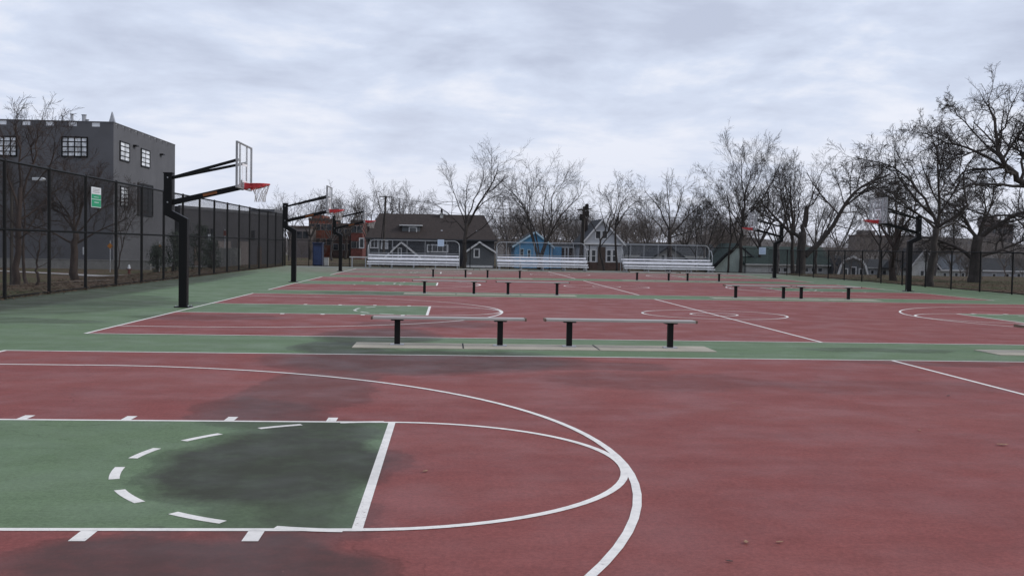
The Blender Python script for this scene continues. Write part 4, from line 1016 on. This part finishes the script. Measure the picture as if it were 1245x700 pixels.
# single leaves on the near court
lf = [(4.72, 8.55, .055, 'pale curled leaf on the red court near the right edge'), (1.66, 5.62, .03, 'small tan leaf at the bottom, the left one of two side by side'), (1.47, 5.27, .022, 'tiny dark leaf at the very bottom of the photo'),
      (5.70, 11.52, .035, 'dark leaf just below the slanting half court line'), (4.99, 26.46, .07, 'dark clump of leaf on the second court left of its centre circle'), (1.85, 5.62, .024, 'small tan leaf at the bottom, the right one of two side by side'),
      (4.31, 9.24, .025, 'faint leaf left of the pale curled one'), (3.02, 10.82, .022, 'tiny pale leaf in the middle of the foreground red'), (-.15, 7.4, .03, 'thin pale leaf right of the foreground free throw line')]
for i, (x, y, s, lab) in enumerate(lf):
    m = MB(); pr = [(-1, 0), (-.6, .35), (-.25, .28), (0, .5), (.35, .3), (1, .05), (.45, -.25), (.1, -.45), (-.3, -.25), (-.65, -.32)]
    m.v = [(px*s, py*s, .003+s*.22*abs(py)+s*.10*(px*px)) for px, py in pr]+[(px*s, py*s, .005+s*.22*abs(py)+s*.10*(px*px)) for px, py in pr]
    n = len(pr); m.f = [tuple(range(n-1, -1, -1)), tuple(range(n, 2*n))]+[(k, (k+1) % n, (k+1) % n+n, k+n) for k in range(n)]
    o = m.build('fallen_leaf', M_BARKR if 'dark' in lab else M_LEAF); o.location = (x, y, .006); o.rotation_euler.z = i*1.3
    tag(o, lab, 'leaf', 'dry leaves lying on the courts')

# evergreen shrubs behind the tall fence
def shrub(u0, u1, v_top, Y, lab, seed):
    xa, zt_ = at(u0, Y, v_top); xb, _ = at(u1, Y, v_top); xc = (xa+xb)/2; b = gz(xc, Y); Hs = zt_-b; Ws = (xb-xa)/2; rn = random.Random(seed)
    root = thing('evergreen_shrub', lab, 'shrub', 'dark evergreens behind the tall fence', (xc, Y, b))
    st_ = MB()
    for k in range(5): st_.tube([(rn.uniform(-.1, .1), rn.uniform(-.1, .1), -.1), (rn.uniform(-.4, .4)*Ws, rn.uniform(-.4, .4)*Ws, Hs*.8)], [.06, .015], 5)
    st_.build('stem', M_BARK, root)
    fo = MB(); cl = [(rn.gauss(0, .42)*Ws, rn.gauss(0, .42)*Ws, rn.uniform(.05, .95)*Hs, rn.uniform(.2, .5)) for _ in range(38)]
    for (cx, cy_, cz, cs) in cl:
        f_ = 1-.55*(cz/Hs)**2; cx *= f_*1.3; cy_ *= f_*1.3
        for _ in range(60):
            v = Vector((rn.gauss(0, 1), rn.gauss(0, 1), rn.gauss(0, 1))).normalized()*cs*rn.uniform(.5, 1.05); p = Vector((cx, cy_, cz))+v; s = rn.uniform(.03, .07)
            if p.z < 0: continue
            a = rnd_perp(v.normalized(), rn)*s; b2_ = v.normalized().cross(a.normalized())*s*.5+v.normalized()*s*rn.uniform(-.5, .5)
            fo.add([tuple(p-a), tuple(p-b2_), tuple(p+a), tuple(p+b2_)], [(0,1,2,3)])
    fo.build('foliage', M_EVER, root)
shrub(200, 222, 282, 66, 'dark evergreen shrub just left of the nearest hoop post', 1)
shrub(226, 258, 268, 70, 'largest dark evergreen behind the nearest hoop post', 2)
shrub(183, 199, 296, 68, 'small evergreen at the left of the shrub group', 3)
shrub(244, 268, 292, 74, 'low evergreen at the right of the shrub group', 4)

# ------------------------------------------------------------------ utility poles, lamps, small street things
def cyl(x, y, z0, z1, r, name, mat, parent, r2=None, s=8): return MB().tube([(x, y, z0), (x, y, z1)], [r, r2 or r], s).build(name, mat, parent)
Y = 108; xb, _ = at(705.5, Y); xt, zt = at(710.5, Y, 251); b = gz(xb, Y)
up = thing('utility_pole', 'thick dark utility pole with transformers rising beside the grey gabled house', 'utility pole', None, (xb, Y, b))
MB().tube([(0, 0, -.2), (xt-xb, 0, zt-b)], [.24, .17], 10).build('pole', M_BARK, up)
MB().bar((xt-xb-.75, 0, zt-b-.35), (xt-xb+.75, 0, zt-b-.25), .12, .12).build('crossarm', M_BARK, up)
for dx, dz in ((.32, -.75), (-.30, -1.1), (.25, -.05)):
    MB().tube([(xt-xb+dx, -.1, zt-b+dz-.35), (xt-xb+dx, -.1, zt-b+dz+.25), (xt-xb+dx, -.1, zt-b+dz+.33)], [.2, .2, .08], 10).build('transformer', M_BLACK, up)
MB().tube([(.35, -.1, 0), (xt-xb-.12, -.2, zt-b-1.4)], .07, 6).build('riser_pipe', M_BLACK, up)
Y2 = 122; xb2, _ = at(465.5, Y2); xt2, zt2 = at(469, Y2, 238); b2z = gz(xb2, Y2)
up2 = thing('utility_pole', 'thin wooden utility pole with crossarm rising left of the long dark roof', 'utility pole', None, (xb2, Y2, b2z))
MB().tube([(0, 0, -.2), (xt2-xb2, 0, zt2-b2z)], [.17, .11], 8).build('pole', M_BARK, up2)
MB().bar((xt2-xb2-.75, 0, zt2-b2z-.12), (xt2-xb2+.75, 0, zt2-b2z-.16), .10, .10).build('crossarm', M_BARK, up2)
MB().tube([(xt2-xb2, 0, zt2-b2z-.5), (xt2-xb2-.9, 1.5, 0)], .035, 4).build('guy_wire', M_BLACK, up2)
cb = MB()
def sag(a, b, s, r=.022):
    A, Bv = Vector(a), Vector(b); cb.tube([tuple(A+(Bv-A)*k/16-Vector((0, 0, s*4*(k/16)*(1-k/16)))) for k in range(17)], r, 3, False)
sag((xt2, Y2, zt2-.1), (xt, Y, zt-.4), .5); sag((xt2, Y2, zt2-.7), (xt, Y, zt-1.4), .6)
xr_, zr_ = at(1010, 104, 262); sag((xt, Y, zt-.4), (xr_, 104, zr_), .6)
tag(cb.build('overhead_cable', M_BLACK), 'thin dark cables strung between the two utility poles and on to the right', 'cable')
Y = 49; xl, zl = at(14, Y, 222); b = gz(xl, Y); sl_ = thing('street_lamp', 'street lamp with pale head seen through the tall fence at far left', 'street lamp', None, (xl, Y, b))
xh, zh = at(40, Y, 217.5); xe, _ = at(55, Y, 217)
MB().tube([(0, 0, -.1), (0, 0, zl-b)], [.09, .06], 8).build('pole', M_BARK, sl_); MB().tube([(0, 0, zl-b-.1), (.4, 0, zl-b+.08), (xh-xl, 0, zh-b)], .03, 6).build('arm', M_BARK, sl_)
MB().prism([(xh-xl, zh-b-.07), (xe-xl-.1, zh-b-.09), (xe-xl, zh-b), (xe-xl-.1, zh-b+.07), (xh-xl, zh-b+.06)], 'y', -.13, .13).build('lamp_head', M_SIGNW, sl_, bevel=.02)
# hydrant
x, _ = at(157, 76); b = gz(x, 76); hy = thing('fire_hydrant', 'small hydrant with white top and dark body on the verge beyond the fence', 'hydrant', None, (x, 76, b+.02))
MB().tube([(0, 0, 0), (0, 0, .05), (0, 0, .06), (0, 0, .45)], [.2, .2, .13, .13], 10).build('barrel', M_BRICK, hy)
MB().tube([(0, 0, .45), (0, 0, .50), (0, 0, .51), (0, 0, .66), (0, 0, .76), (0, 0, .82)], [.18, .18, .14, .13, .07, .03], 10).build('bonnet', M_SIGNW, hy)
MB().tube([(-.24, 0, .42), (.24, 0, .42)], .07, 8).build('nozzle', M_BRICK, hy); hy.scale = (.72, .72, .8)
# made-up orange diamonds for unidentified orange spots, then posts and signs beyond the fence
for u, v, lab in ((134, 299, 'orange diamond stand-in on a thin post behind the fence below the green sign'), (194, 300, 'orange diamond stand-in on a thin post just left of the evergreen shrubs')):
    Yq = 80; x, z = at(u, Yq, v); b = gz(x, Yq); rs = thing('orange_stand_in', lab, 'stand-in panel', 'orange stand-ins beyond the fence', (x, Yq, b))
    cyl(0, 0, 0, z-b+.4, .03, 'post', M_GALV, rs)
    h = .22; MB().prism([(-h, z-b), (0, z-b-h), (h, z-b), (0, z-b+h)], 'y', -.06, -.04).build('panel', M_YEL, rs)
Yq = 86; x, z = at(103.5, Yq, 308); b = gz(x, Yq); mk = thing('marker_post', 'white marker post in front of the dark building beside the twiggy tree', 'post', None, (x, Yq, b))
MB().tube([(0, 0, 0), (0, 0, z-b+.8), (0, 0, z-b+.88)], [.1, .1, .04], 8).build('shaft', M_SIGNW, mk); MB().box(-.14, .14, -.13, -.11, z-b-.1, z-b+.5).build('plate', M_SIGNW, mk)
x, z = at(254.5, 100, 291); b = gz(x, 100); s1 = thing('street_sign', 'tall narrow white sign in front of the warehouse', 'sign', None, (x, 100, b)); cyl(0, 0, 0, z-b+.5, .04, 'post', M_GALV, s1); MB().box(-.13, .13, -.07, -.05, z-b-.45, z-b+.5).build('panel', M_SIGNW, s1)
x, z = at(273.5, 104, 283.5); b = gz(x, 104); s2 = thing('street_sign', 'small red upright sign in front of the warehouse', 'sign', None, (x, 104, b)); cyl(0, 0, 0, z-b+.4, .04, 'post', M_GALV, s2); MB().box(-.13, .13, -.07, -.05, z-b-.25, z-b+.25).build('panel', M_BRICK, s2)
# blue cabin and white box behind the far fence at left
x, z = at(386, 80, 295); b = gz(x, 80); cbn = thing('blue_cabin', 'upright dark blue cabin behind the far fence left of the farthest left hoop', 'cabin', None, (x, 80, b))
MB().box(-.36, .36, 0, 1.0, 0, z-b-.1).build('body', M_CABIN, cbn, bevel=.03); MB().box(-.4, .4, -.04, 1.04, z-b-.1, z-b+.02).build('roof', M_CABIN, cbn, bevel=.02); MB().box(-.27, .27, -.03, -.003, .1, z-b-.3).build('door', plain('blue door', (.03, .05, .12), .5), cbn)
x, z = at(396.5, 76.6, 316); wb = thing('utility_box', 'small off white cabinet at the foot of the far fence', 'cabinet', None, (x, 76.7, -.02))
MB().box(-.16, .16, 0, .25, .05, .62).build('body', M_CREAM, wb, bevel=.015); MB().box(-.18, .18, -.02, .27, 0, .05).build('plinth', M_WALLC, wb); MB().box(-.18, .18, -.02, .27, .62, .65).build('lid', M_CREAM, wb)
